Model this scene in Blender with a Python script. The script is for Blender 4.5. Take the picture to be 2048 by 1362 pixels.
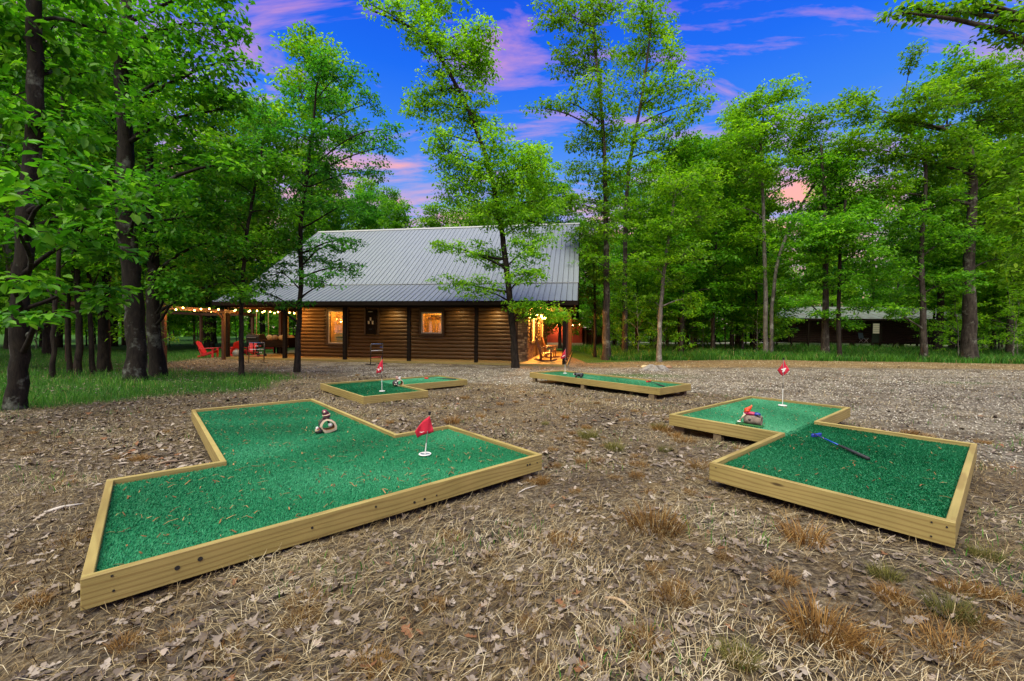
import bpy, bmesh, math, random
import numpy as np
from mathutils import Matrix, Vector

for o in list(bpy.data.objects):
    bpy.data.objects.remove(o)
SC = bpy.context.scene
COL = SC.collection
rad = math.radians

# ------------------------------------------------------------------ camera
FPX, PITCH, ROLL, CAMH = 819.5, rad(1.0437), rad(0.592), 1.30
cam_data = bpy.data.cameras.new('camera')
cam = bpy.data.objects.new('camera', cam_data)
COL.objects.link(cam)
cam_data.sensor_width = 36
cam_data.lens = FPX / 2048 * 36
cam_data.clip_start = 0.05
cam_data.clip_end = 3000
cam.matrix_world = Matrix.Translation((0, 0, CAMH)) @ Matrix.Rotation(rad(90) - PITCH, 4, 'X') @ Matrix.Rotation(ROLL, 4, 'Z')
SC.camera = cam

# ------------------------------------------------------------------ world and sun
SUN_EL, SUN_AZ = rad(66), rad(202)
EXPOSURE = 2.4
SKY_BLUE = 1.0 / 2 ** EXPOSURE
world = bpy.data.worlds.new('World')
SC.world = world
world.use_nodes = True
wn, wl = world.node_tree.nodes, world.node_tree.links
wn.clear()
w_out = wn.new('ShaderNodeOutputWorld')
w_bg = wn.new('ShaderNodeBackground')
w_bg.inputs['Strength'].default_value = 0.10
wl.new(w_bg.outputs[0], w_out.inputs[0])
sky = wn.new('ShaderNodeTexSky')
sky.sky_type = 'NISHITA'
sky.sun_disc = False
sky.sun_elevation = rad(12)
sky.sun_rotation = SUN_AZ
sky.ozone_density = 4.0
w_geo = wn.new('ShaderNodeTexCoord')
w_sep = wn.new('ShaderNodeSeparateXYZ')
wl.new(w_geo.outputs['Generated'], w_sep.inputs[0])
w_ramp = wn.new('ShaderNodeValToRGB')
cr = w_ramp.color_ramp
cr.elements[0].position = 0.0
cr.elements[0].color = (0.72, 0.62, 0.66, 1)
cr.elements[1].position = 1.0
cr.elements[1].color = (0.0, 0.06, 0.62, 1)
for p, c in ((0.12, (0.52, 0.48, 0.70, 1)), (0.24, (0.26, 0.36, 0.80, 1)), (0.33, (0.11, 0.29, 0.84, 1)), (0.43, (0.030, 0.205, 0.86, 1)), (0.53, (0.002, 0.130, 0.86, 1)), (0.64, (0.0, 0.075, 0.76, 1))):
    e = cr.elements.new(p)
    e.color = c
wl.new(w_sep.outputs['Z'], w_ramp.inputs[0])
w_scale = wn.new('ShaderNodeMix')
w_scale.data_type = 'RGBA'
w_scale.blend_type = 'MULTIPLY'
w_scale.inputs[0].default_value = 1.0
wl.new(w_ramp.outputs[0], w_scale.inputs[6])
w_scale.inputs[7].default_value = (SKY_BLUE * 10.6,) * 3 + (1,)
w_mix = wn.new('ShaderNodeMix')
w_mix.data_type = 'RGBA'
w_mix.inputs[0].default_value = 0.96
wl.new(sky.outputs[0], w_mix.inputs[6])
wl.new(w_scale.outputs[2], w_mix.inputs[7])
# clouds: noise on a plane above the viewer
w_cl = wn.new('ShaderNodeVectorMath')
w_cl.operation = 'DIVIDE'
w_add = wn.new('ShaderNodeMath')
w_add.operation = 'ADD'
w_add.inputs[1].default_value = 0.16
wl.new(w_sep.outputs['Z'], w_add.inputs[0])
w_comb = wn.new('ShaderNodeCombineXYZ')
for i in range(3):
    wl.new(w_add.outputs[0], w_comb.inputs[i])
wl.new(w_geo.outputs['Generated'], w_cl.inputs[0])
wl.new(w_comb.outputs[0], w_cl.inputs[1])
w_map = wn.new('ShaderNodeMapping')
w_map.inputs['Location'].default_value = (3.1, 0.4, 0)
w_map.inputs['Rotation'].default_value = (0, 0, rad(18))
w_map.inputs['Scale'].default_value = (0.7, 1.9, 1)
wl.new(w_cl.outputs[0], w_map.inputs[0])
w_noise = wn.new('ShaderNodeTexNoise')
w_noise.inputs['Scale'].default_value = 1.9
w_noise.inputs['Detail'].default_value = 7
w_noise.inputs['Roughness'].default_value = 0.62
w_noise.inputs['Distortion'].default_value = 0.5
wl.new(w_map.outputs[0], w_noise.inputs['Vector'])
w_cr = wn.new('ShaderNodeValToRGB')
w_cr.color_ramp.elements[0].position = 0.548
w_cr.color_ramp.elements[0].color = (0, 0, 0, 1)
w_cr.color_ramp.elements[1].position = 0.80
w_cr.color_ramp.elements[1].color = (1, 1, 1, 1)
w_low = wn.new('ShaderNodeMapRange')
w_low.inputs[1].default_value = 0.18
w_low.inputs[2].default_value = 0.62
w_low.inputs[3].default_value = 0.20
w_low.inputs[4].default_value = -0.035
wl.new(w_sep.outputs['Z'], w_low.inputs[0])
w_sum = wn.new('ShaderNodeMath')
w_sum.operation = 'ADD'
wl.new(w_noise.outputs[0], w_sum.inputs[0])
wl.new(w_low.outputs[0], w_sum.inputs[1])
wl.new(w_sum.outputs[0], w_cr.inputs[0])
w_ccol = wn.new('ShaderNodeValToRGB')
w_ccol.color_ramp.elements[0].position = 0.12
w_ccol.color_ramp.elements[0].color = (1.0, 0.48, 0.38, 1)
w_ccol.color_ramp.elements[1].position = 0.60
w_ccol.color_ramp.elements[1].color = (0.98, 0.40, 0.48, 1)
wl.new(w_sep.outputs['Z'], w_ccol.inputs[0])
w_csc = wn.new('ShaderNodeMix')
w_csc.data_type = 'RGBA'
w_csc.blend_type = 'MULTIPLY'
w_csc.inputs[0].default_value = 1.0
wl.new(w_ccol.outputs[0], w_csc.inputs[6])
w_csc.inputs[7].default_value = (SKY_BLUE * 11,) * 3 + (1,)
w_fin = wn.new('ShaderNodeMix')
w_fin.data_type = 'RGBA'
wl.new(w_cr.outputs[0], w_fin.inputs[0])
wl.new(w_mix.outputs[2], w_fin.inputs[6])
wl.new(w_csc.outputs[2], w_fin.inputs[7])
wl.new(w_fin.outputs[2], w_bg.inputs[0])

sun_data = bpy.data.lights.new('sun', 'SUN')
sun_data.energy = 1.5
sun_data.angle = rad(72)
sun_data.color = (1.0, 0.94, 0.68)
sun = bpy.data.objects.new('sun', sun_data)
COL.objects.link(sun)
sd = Vector((math.sin(SUN_AZ) * math.cos(SUN_EL), math.cos(SUN_AZ) * math.cos(SUN_EL), math.sin(SUN_EL)))
sun.rotation_euler = sd.to_track_quat('Z', 'Y').to_euler()
sun.location = (0, 0, 60)

vs = SC.view_settings
vs.view_transform = 'Standard'
vs.look = 'None'
vs.gamma = 1
vs.use_curve_mapping = False
vs.exposure = EXPOSURE
cy = SC.cycles
cy.max_bounces = 6
cy.diffuse_bounces = 3
cy.glossy_bounces = 2
cy.transmission_bounces = 4
cy.transparent_max_bounces = 6
cy.caustics_reflective = False
cy.caustics_refractive = False
cy.sample_clamp_indirect = 4
cy.use_denoising = True

# ------------------------------------------------------------------ view helpers (pixel of the photograph -> point of the place)
def ray(px, py):
    c, s = math.cos(ROLL), math.sin(ROLL)
    X = (px - 1024) * c + (py - 681) * s
    Z = -(px - 1024) * s + (py - 681) * c
    c, s = math.cos(PITCH), math.sin(PITCH)
    zc = -Z / FPX
    return Vector((X / FPX, c + zc * s, -s + zc * c))
def at(px, py, Y):
    d = ray(px, py)
    return Vector((0, 0, CAMH)) + d * (Y / d.y)
def atz(px, py, z=0.0):
    d = ray(px, py)
    return Vector((0, 0, CAMH)) + d * ((z - CAMH) / d.z)

# ------------------------------------------------------------------ object helpers
def link(o, parent=None):
    COL.objects.link(o)
    if parent is not None:
        o.parent = parent
    return o
def tag(o, label=None, cat=None, group=None, kind=None):
    if label: o['label'] = label
    if cat: o['category'] = cat
    if group: o['group'] = group
    if kind: o['kind'] = kind
    return o
def thing(name, label, cat, loc=(0, 0, 0), rz=0.0, group=None):
    o = bpy.data.objects.new(name, None)
    o.empty_display_size = 0.1
    link(o)
    o.location = loc
    o.rotation_euler = (0, 0, rz)
    return tag(o, label, cat, group)
def obj(name, me, mat=None, parent=None, loc=None, rot=None, scale=None):
    o = bpy.data.objects.new(name, me)
    if mat is not None and not me.materials:
        me.materials.append(mat)
    link(o, parent)
    if loc is not None: o.location = loc
    if rot is not None: o.rotation_euler = rot
    if scale is not None: o.scale = scale
    return o
def copy_tree(o, parent=None):
    c = o.copy()
    link(c, parent)
    for ch in list(o.children):
        copy_tree(ch, c)
    return c

class MB:
    def __init__(s):
        s.v, s.f = [], []
    def add(s, vs, fs):
        n = len(s.v)
        s.v += [tuple(p) for p in vs]
        s.f += [tuple(i + n for i in f) for f in fs]
        return s
    def box(s, c, d, m=None):
        x, y, z = d[0] / 2, d[1] / 2, d[2] / 2
        vs = [Vector((sx * x, sy * y, sz * z)) for sz in (-1, 1) for sx, sy in ((-1, -1), (1, -1), (1, 1), (-1, 1))]
        if m is not None: vs = [m @ p for p in vs]
        vs = [p + Vector(c) for p in vs]
        return s.add(vs, [(3, 2, 1, 0), (4, 5, 6, 7), (0, 1, 5, 4), (1, 2, 6, 5), (2, 3, 7, 6), (3, 0, 4, 7)])
    def bar(s, p, q, w, h, up=(0, 0, 1)):
        p, q = Vector(p), Vector(q)
        d = q - p
        L = d.length
        d = d / L
        a = d.cross(Vector(up))
        if a.length < 1e-4: a = d.cross(Vector((0, 1, 0)))
        a.normalize()
        b = a.cross(d)
        m = Matrix((d, a, b)).transposed()
        return s.box((p + q) / 2, (L, w, h), m)
    def tube(s, pts, rs, n=8, cap=True):
        pts = [Vector(p) for p in pts]
        if not isinstance(rs, (list, tuple)): rs = [rs] * len(pts)
        vs, fs = [], []
        prev = None
        for i, p in enumerate(pts):
            d = (pts[min(i + 1, len(pts) - 1)] - pts[max(i - 1, 0)]).normalized()
            if prev is None:
                a = d.cross(Vector((0.31, 0.94, 0.12)))
                if a.length < 0.1: a = d.cross(Vector((1, 0, 0)))
            else:
                a = prev - d * prev.dot(d)
            a.normalize()
            prev = a
            b = d.cross(a)
            for k in range(n):
                t = 2 * math.pi * k / n
                vs.append(p + (a * math.cos(t) + b * math.sin(t)) * rs[i])
        for i in range(len(pts) - 1):
            for k in range(n):
                fs.append((i * n + k, i * n + (k + 1) % n, (i + 1) * n + (k + 1) % n, (i + 1) * n + k))
        if cap:
            fs.append(tuple(reversed(range(n))))
            fs.append(tuple((len(pts) - 1) * n + k for k in range(n)))
        return s.add(vs, fs)
    def cyl(s, p, q, r0, r1=None, n=12):
        return s.tube([p, q], [r0, r0 if r1 is None else r1], n)
    def ball(s, c, r, nu=12, nv=8, m=None):
        if not isinstance(r, (list, tuple)): r = (r, r, r)
        vs, fs = [], []
        for j in range(nv + 1):
            ph = math.pi * j / nv
            for i in range(nu):
                th = 2 * math.pi * i / nu
                p = Vector((r[0] * math.sin(ph) * math.cos(th), r[1] * math.sin(ph) * math.sin(th), r[2] * math.cos(ph)))
                if m is not None: p = m @ p
                vs.append(p + Vector(c))
        for j in range(nv):
            for i in range(nu):
                fs.append((j * nu + i, (j + 1) * nu + i, (j + 1) * nu + (i + 1) % nu, j * nu + (i + 1) % nu))
        return s.add(vs, fs)
    def prism(s, poly, axis, a, b):
        n = len(poly)
        def P(u, w, t):
            return {'x': (t, u, w), 'y': (u, t, w), 'z': (u, w, t)}[axis]
        vs = [P(u, w, a) for u, w in poly] + [P(u, w, b) for u, w in poly]
        fs = [tuple(reversed(range(n))), tuple(range(n, 2 * n))] + [(i, (i + 1) % n, n + (i + 1) % n, n + i) for i in range(n)]
        return s.add(vs, fs)
    def mesh(s, name, smooth=False, fix=True):
        me = bpy.data.meshes.new(name)
        me.from_pydata(s.v, [], s.f)
        if fix:
            bm = bmesh.new()
            bm.from_mesh(me)
            bmesh.ops.remove_doubles(bm, verts=bm.verts, dist=1e-6)
            bmesh.ops.recalc_face_normals(bm, faces=bm.faces)
            bm.to_mesh(me)
            bm.free()
        if smooth:
            me.polygons.foreach_set('use_smooth', [True] * len(me.polygons))
        return me
    def build(s, name, mat, parent=None, smooth=False, bevel=0, loc=None, rot=None, seg=1):
        o = obj(name, s.mesh(name, smooth), mat, parent, loc, rot)
        if bevel:
            b = o.modifiers.new('bevel', 'BEVEL')
            b.width = bevel
            b.segments = seg
            b.limit_method = 'ANGLE'
        return o

def np_mesh(name, V, F, var=None, smooth=False, mat_idx=None):
    """V (n,3), F (m,k) -> mesh, var: per-vertex float attribute"""
    me = bpy.data.meshes.new(name)
    V = np.ascontiguousarray(V, dtype=np.float32)
    F = np.ascontiguousarray(F, dtype=np.int32)
    m, k = F.shape
    me.vertices.add(len(V))
    me.vertices.foreach_set('co', V.ravel())
    me.loops.add(m * k)
    me.loops.foreach_set('vertex_index', F.ravel())
    me.polygons.add(m)
    me.polygons.foreach_set('loop_start', np.arange(0, m * k, k, dtype=np.int32))
    try:
        me.polygons.foreach_set('loop_total', np.full(m, k, dtype=np.int32))
    except Exception:
        pass
    if smooth:
        me.polygons.foreach_set('use_smooth', np.ones(m, dtype=bool))
    if var is not None:
        a = me.attributes.new('var', 'FLOAT', 'POINT')
        a.data.foreach_set('value', np.ascontiguousarray(var, dtype=np.float32))
    me.update(calc_edges=True)
    return me

# ------------------------------------------------------------------ materials
def newmat(name):
    m = bpy.data.materials.new(name)
    m.use_nodes = True
    nt = m.node_tree
    b = nt.nodes['Principled BSDF']
    return m, nt, b
def ramp(nt, stops, fac=None):
    r = nt.nodes.new('ShaderNodeValToRGB')
    els = r.color_ramp.elements
    while len(els) < len(stops): els.new(0.5)
    for e, (p, c) in zip(els, stops):
        e.position = p
        e.color = tuple(c) + (1,)
    if fac is not None: nt.links.new(fac, r.inputs[0])
    return r
def coords(nt, scale=(1, 1, 1), kind='Object', rnd=True):
    tc = nt.nodes.new('ShaderNodeTexCoord')
    mp = nt.nodes.new('ShaderNodeMapping')
    mp.inputs['Scale'].default_value = scale
    nt.links.new(tc.outputs[kind], mp.inputs[0])
    if rnd:
        oi = nt.nodes.new('ShaderNodeObjectInfo')
        mu = nt.nodes.new('ShaderNodeMath')
        mu.operation = 'MULTIPLY'
        mu.inputs[1].default_value = 57.0
        nt.links.new(oi.outputs['Random'], mu.inputs[0])
        cb = nt.nodes.new('ShaderNodeCombineXYZ')
        for i in range(3): nt.links.new(mu.outputs[0], cb.inputs[i])
        nt.links.new(cb.outputs[0], mp.inputs['Location'])
    return mp.outputs[0]
def noise(nt, vec, scale, detail=4, rough=0.6, dist=0.0):
    n = nt.nodes.new('ShaderNodeTexNoise')
    n.inputs['Scale'].default_value = scale
    n.inputs['Detail'].default_value = detail
    n.inputs['Roughness'].default_value = rough
    n.inputs['Distortion'].default_value = dist
    nt.links.new(vec, n.inputs['Vector'])
    return n.outputs[0]
def mixc(nt, a, b, fac, mode='MIX'):
    m = nt.nodes.new('ShaderNodeMix')
    m.data_type = 'RGBA'
    m.blend_type = mode
    for s, v in ((6, a), (7, b), (0, fac)):
        if isinstance(v, (int, float)):
            m.inputs[s].default_value = v
        elif isinstance(v, tuple):
            m.inputs[s].default_value = v + (1,) if len(v) == 3 else v
        else:
            nt.links.new(v, m.inputs[s])
    return m.outputs[2]
def bump(nt, b, h, strength, dist=0.01):
    n = nt.nodes.new('ShaderNodeBump')
    n.inputs['Strength'].default_value = strength
    n.inputs['Distance'].default_value = dist
    nt.links.new(h, n.inputs['Height'])
    nt.links.new(n.outputs[0], b.inputs['Normal'])
def M(name, c1, c2=None, scale=8.0, rough=0.7, bmp=0.0, stretch=(1, 1, 1), metal=0.0, dist=0.01, lo=0.3, hi=0.7, detail=5, spec=None):
    m, nt, b = newmat(name)
    if c2 is None: c2 = tuple(x * 0.8 for x in c1)
    v = coords(nt, stretch)
    n = noise(nt, v, scale, detail)
    r = ramp(nt, [(lo, c2), (hi, c1)], n)
    nt.links.new(r.outputs[0], b.inputs['Base Color'])
    b.inputs['Roughness'].default_value = rough
    b.inputs['Metallic'].default_value = metal
    if spec is not None: b.inputs['Specular IOR Level'].default_value = spec
    if bmp: bump(nt, b, n, bmp, dist)
    return m
def emat(name, col, strength):
    m, nt, b = newmat(name)
    b.inputs['Base Color'].default_value = tuple(col) + (1,)
    b.inputs['Emission Color'].default_value = tuple(col) + (1,)
    b.inputs['Emission Strength'].default_value = strength
    return m
def wood(name, base, dark, ring=9.0, knots=True, rough=0.65, grey=0.0):
    """sawn lumber, grain along local x"""
    m, nt, b = newmat(name)
    v = coords(nt, (0.75, 5, 5))
    n1 = noise(nt, v, 2.2, 3, 0.5, 0.6)
    w = nt.nodes.new('ShaderNodeTexWave')
    w.bands_direction = 'Z'
    w.inputs['Scale'].default_value = ring * 0.22
    w.inputs['Distortion'].default_value = 7
    w.inputs['Detail'].default_value = 2
    w.inputs['Detail Scale'].default_value = 0.9
    nt.links.new(v, w.inputs['Vector'])
    v2 = coords(nt, (1.2, 60, 60))
    n2 = noise(nt, v2, 3.0, 4, 0.6)
    r1 = ramp(nt, [(0.0, dark), (0.35, base), (1.0, tuple(x * 1.12 for x in base))], w.outputs[1])
    r2 = ramp(nt, [(0.25, (0.72, 0.70, 0.62)), (0.7, (1.0, 1.0, 1.0))], n2)
    c = mixc(nt, r1.outputs[0], r2.outputs[0], 0.8, 'MULTIPLY')
    r3 = ramp(nt, [(0.3, tuple(x * 0.8 for x in base)), (0.7, base)], n1)
    c = mixc(nt, c, r3.outputs[0], 0.45)
    v4 = coords(nt, (1, 1, 1))
    n4 = noise(nt, v4, 1.3, 4, 0.6)
    r4 = ramp(nt, [(0.35, (0.72, 0.72, 0.60)), (0.65, (1.06, 1.02, 1.0))], n4)
    c = mixc(nt, c, r4.outputs[0], 0.75, 'MULTIPLY')
    if knots:
        vk = coords(nt, (0.9, 3.2, 3.2))
        vo = nt.nodes.new('ShaderNodeTexVoronoi')
        vo.inputs['Scale'].default_value = 1.3
        nt.links.new(vk, vo.inputs['Vector'])
        rk = ramp(nt, [(0.028, (1, 1, 1)), (0.06, (0, 0, 0))], vo.outputs['Distance'])
        c = mixc(nt, c, tuple(x * 0.35 for x in dark), rk.outputs[0])
    nt.links.new(c, b.inputs['Base Color'])
    b.inputs['Roughness'].default_value = rough
    bump(nt, b, n2, 0.25, 0.004)
    return m
def leafmat(name, dark, mid, light, trans=0.50, rough=0.5):
    m, nt, b = newmat(name)
    a = nt.nodes.new('ShaderNodeAttribute')
    a.attribute_name = 'var'
    oi = nt.nodes.new('ShaderNodeObjectInfo')
    r = ramp(nt, [(0.0, dark), (0.5, mid), (1.0, light)], a.outputs['Fac'])
    hs = nt.nodes.new('ShaderNodeHueSaturation')
    nt.links.new(r.outputs[0], hs.inputs['Color'])
    mr = nt.nodes.new('ShaderNodeMapRange')
    mr.inputs[3].default_value = 0.8
    mr.inputs[4].default_value = 1.2
    nt.links.new(oi.outputs['Random'], mr.inputs[0])
    nt.links.new(mr.outputs[0], hs.inputs['Value'])
    nt.links.new(hs.outputs[0], b.inputs['Base Color'])
    b.inputs['Roughness'].default_value = rough
    b.inputs['Specular IOR Level'].default_value = 0.22
    t = nt.nodes.new('ShaderNodeBsdfTranslucent')
    mc = mixc(nt, hs.outputs[0], (1.35, 1.5, 0.6), 1.0, 'MULTIPLY')
    nt.links.new(mc, t.inputs['Color'])
    ms = nt.nodes.new('ShaderNodeMixShader')
    ms.inputs[0].default_value = trans
    nt.links.new(b.outputs[0], ms.inputs[1])
    nt.links.new(t.outputs[0], ms.inputs[2])
    nt.links.new(ms.outputs[0], nt.nodes['Material Output'].inputs[0])
    return m
def varmat(name, stops, rough=0.8, spec=0.3, trans=0.0):
    m, nt, b = newmat(name)
    a = nt.nodes.new('ShaderNodeAttribute')
    a.attribute_name = 'var'
    r = ramp(nt, stops, a.outputs['Fac'])
    col = r.outputs[0]
    if trans:
        oi = nt.nodes.new('ShaderNodeObjectInfo')
        ob = ramp(nt, [(0.0, (0.75, 0.78, 0.85)), (0.5, (1.0, 1.0, 1.0)), (1.0, (1.2, 1.25, 1.45))], oi.outputs['Random'])
        col = mixc(nt, col, ob.outputs[0], 1.0, 'MULTIPLY')
    nt.links.new(col, b.inputs['Base Color'])
    b.inputs['Roughness'].default_value = rough
    b.inputs['Specular IOR Level'].default_value = spec
    if trans:
        t = nt.nodes.new('ShaderNodeBsdfTranslucent')
        nt.links.new(col, t.inputs['Color'])
        ms = nt.nodes.new('ShaderNodeMixShader')
        ms.inputs[0].default_value = trans
        nt.links.new(b.outputs[0], ms.inputs[1])
        nt.links.new(t.outputs[0], ms.inputs[2])
        nt.links.new(ms.outputs[0], nt.nodes['Material Output'].inputs[0])
    return m
def barkmat(name, light, dark, scale=9.0, lichen=None):
    m, nt, b = newmat(name)
    v = coords(nt, (1, 1, 0.28))
    n = noise(nt, v, scale, 6, 0.7, 0.4)
    r = ramp(nt, [(0.36, dark), (0.62, light)], n)
    c = r.outputs[0]
    v2 = coords(nt, (1, 1, 1))
    n2 = noise(nt, v2, 2.4, 5, 0.7)
    if lichen:
        r2 = ramp(nt, [(0.56, (0, 0, 0)), (0.66, (1, 1, 1))], n2)
        c = mixc(nt, c, lichen, r2.outputs[0])
    r3 = ramp(nt, [(0.3, (0.6, 0.6, 0.6)), (0.7, (1.2, 1.2, 1.2))], n2)
    c = mixc(nt, c, r3.outputs[0], 0.7, 'MULTIPLY')
    nt.links.new(c, b.inputs['Base Color'])
    b.inputs['Roughness'].default_value = 0.9
    b.inputs['Specular IOR Level'].default_value = 0.2
    bump(nt, b, n, 0.9, 0.03)
    return m

MAT = {}
MAT['pine'] = wood('treated_pine', (0.342, 0.272, 0.092), (0.199, 0.125, 0.032))
MAT['block'] = M('block_wood', (0.20, 0.15, 0.08), (0.11, 0.08, 0.045), 9, 0.9, 0.3)
MAT['screw'] = M('screw_black', (0.015, 0.015, 0.015), None, 5, 0.5)
MAT['log'] = wood('stained_log', (0.144, 0.076, 0.022), (0.050, 0.024, 0.008), 5.0, True, 0.5)
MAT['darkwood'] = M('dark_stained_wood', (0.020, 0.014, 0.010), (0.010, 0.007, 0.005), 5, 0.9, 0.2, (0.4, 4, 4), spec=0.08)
MAT['redwood'] = M('red_brown_wood', (0.079, 0.028, 0.011), (0.042, 0.015, 0.007), 5, 0.6, 0.2, (4, 4, 0.4))
MAT['deck'] = wood('porch_deck', (0.368, 0.248, 0.088), (0.264, 0.160, 0.056), 6, False, 0.6)
MAT['trim'] = M('trim_brown', (0.10, 0.058, 0.025), (0.06, 0.034, 0.016), 6, 0.6, 0.15)
MAT['whiteframe'] = M('window_frame', (0.72, 0.66, 0.50), (0.62, 0.56, 0.42), 4, 0.5)
MAT['plaster'] = M('room_wall', (0.72, 0.50, 0.20), (0.62, 0.42, 0.16), 3, 0.8)
MAT['metalroof'] = M('ribbed_metal_roof', (0.238, 0.266, 0.299), (0.206, 0.232, 0.265), 2.0, 0.42, 0.0, (2.5, 0.35, 0.35), 0.25)
MAT['flash'] = M('roof_trim', (0.36, 0.37, 0.37), (0.28, 0.29, 0.29), 3, 0.5)
MAT['stone'] = M('stacked_stone', (0.36, 0.25, 0.13), (0.18, 0.115, 0.06), 7, 0.85, 0.5)
MAT['mortar'] = M('mortar', (0.16, 0.12, 0.07), None, 9, 0.9)
MAT['black'] = M('black_metal', (0.018, 0.018, 0.020), (0.010, 0.010, 0.011), 6, 0.45)
MAT['steel'] = M('steel', (0.5, 0.5, 0.5), (0.42, 0.42, 0.42), 6, 0.35, 0, (1, 1, 1), 0.8)
MAT['white'] = M('white_plastic', (0.78, 0.78, 0.76), (0.70, 0.70, 0.68), 5, 0.4)
MAT['red'] = M('red_paint', (0.62, 0.030, 0.035), (0.50, 0.022, 0.028), 5, 0.45)
MAT['flag'] = M('red_flag_cloth', (0.56, 0.012, 0.045), (0.42, 0.008, 0.030), 6, 0.75, 0.15)
MAT['bluemetal'] = M('blue_metal', (0.017, 0.077, 0.385), (0.014, 0.059, 0.315), 5, 0.25, 0, (1, 1, 1), 0.3)
MAT['blueplastic'] = M('blue_plastic', (0.02, 0.045, 0.36), None, 5, 0.4)
MAT['rubber'] = M('black_rubber', (0.014, 0.016, 0.022), None, 30, 0.7, 0.2)
MAT['stump'] = M('weathered_wood', (0.272, 0.258, 0.245), (0.102, 0.082, 0.068), 6, 0.9, 0.8, (1, 1, 3), 0, 0.03)
MAT['glass'] = None
g, nt, b = newmat('window_glass')
b.inputs['Base Color'].default_value = (0.9, 0.9, 0.9, 1)
b.inputs['Roughness'].default_value = 0.03
tr = nt.nodes.new('ShaderNodeBsdfTransparent')
ms = nt.nodes.new('ShaderNodeMixShader')
ms.inputs[0].default_value = 0.10
nt.links.new(tr.outputs[0], ms.inputs[1])
gl = nt.nodes.new('ShaderNodeBsdfGlossy')
gl.inputs['Roughness'].default_value = 0.03
nt.links.new(gl.outputs[0], ms.inputs[2])
nt.links.new(ms.outputs[0], nt.nodes['Material Output'].inputs[0])
MAT['glass'] = g
MAT['bulb'] = emat('lit_bulb', (1.0, 0.50, 0.10), 9)
MAT['bulb_dim'] = emat('far_bulb', (1.0, 0.55, 0.15), 10)
MAT['leaf'] = leafmat('oak_leaf', (0.045, 0.144, 0.007), (0.142, 0.328, 0.012), (0.319, 0.529, 0.024))
MAT['leaf_dark'] = leafmat('forest_leaf', (0.027, 0.118, 0.007), (0.090, 0.270, 0.013), (0.225, 0.456, 0.022))
MAT['leaf_blue'] = leafmat('elm_leaf', (0.014, 0.084, 0.009), (0.039, 0.179, 0.015), (0.103, 0.302, 0.026))
MAT['leaf_near'] = leafmat('hickory_leaf', (0.019, 0.098, 0.007), (0.058, 0.218, 0.011), (0.180, 0.402, 0.028), 0.42, 0.42)
MAT['leaf_lamplit'] = leafmat('lamplit_leaf', (0.030, 0.070, 0.006), (0.085, 0.150, 0.010), (0.19, 0.23, 0.018))  # olive tint: warm porch lamp light painted into the leaf colour
MAT['bark'] = barkmat('oak_bark', (0.076, 0.064, 0.051), (0.018, 0.014, 0.011), 9, (0.136, 0.140, 0.112))
MAT['bark_black'] = barkmat('black_bark', (0.024, 0.019, 0.014), (0.006, 0.005, 0.004), 11, (0.088, 0.096, 0.080))
MAT['bark_dark'] = barkmat('dark_bark', (0.034, 0.026, 0.019), (0.008, 0.006, 0.005), 11)
MAT['bark_pale'] = barkmat('pale_bark', (0.216, 0.200, 0.168), (0.088, 0.076, 0.064), 13, (0.272, 0.272, 0.232))
MAT['straw'] = varmat('dry_straw', [(0.0, (0.050, 0.027, 0.009)), (0.40, (0.175, 0.118, 0.048)), (0.75, (0.35, 0.275, 0.150)), (1.0, (0.52, 0.45, 0.31))], 0.7, 0.3)
MAT['tuft'] = varmat('tuft_grass', [(0.0, (0.081, 0.036, 0.009)), (0.5, (0.246, 0.123, 0.027)), (1.0, (0.391, 0.255, 0.085))], 0.7, 0.3, 0.2)
MAT['tuft_olive'] = varmat('olive_tuft', [(0.0, (0.05, 0.055, 0.010)), (0.5, (0.15, 0.145, 0.028)), (1.0, (0.30, 0.24, 0.075))], 0.7, 0.3, 0.2)
MAT['litter'] = varmat('dead_leaf', [(0.0, (0.028, 0.017, 0.011)), (0.4, (0.095, 0.070, 0.052)), (0.72, (0.21, 0.170, 0.138)), (0.93, (0.33, 0.28, 0.235)), (1.0, (0.16, 0.070, 0.03))], 0.75, 0.35)
MAT['gravel'] = varmat('gravel_stone', [(0.0, (0.109, 0.092, 0.076)), (0.5, (0.286, 0.256, 0.210)), (0.9, (0.437, 0.403, 0.344)), (1.0, (0.605, 0.580, 0.521))], 0.8, 0.3)
MAT['grass'] = varmat('green_grass', [(0.0, (0.016, 0.069, 0.007)), (0.5, (0.046, 0.184, 0.011)), (0.9, (0.121, 0.310, 0.023)), (1.0, (0.299, 0.265, 0.092))], 0.6, 0.3, 0.3)
MAT['pile'] = varmat('turf_fibre', [(0.0, (0.003, 0.078, 0.028)), (0.5, (0.009, 0.178, 0.072)), (1.0, (0.060, 0.320, 0.165))], 0.55, 0.22)
MAT['pile_sheen'] = varmat('turf_fibre_sheen', [(0.0, (0.009, 0.120, 0.051)), (0.5, (0.038, 0.256, 0.123)), (1.0, (0.142, 0.431, 0.264))], 0.55, 0.22)  # paler copy of the turf fibre, pile-direction sheen put into the colour
MAT['turf'] = M('turf_backing', (0.006, 0.152, 0.056), (0.003, 0.088, 0.030), 60, 0.8, 0.4)
MAT['catkin'] = varmat('catkin_litter', [(0.0, (0.07, 0.028, 0.010)), (0.6, (0.20, 0.095, 0.030)), (1.0, (0.34, 0.20, 0.085))], 0.8)

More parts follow.
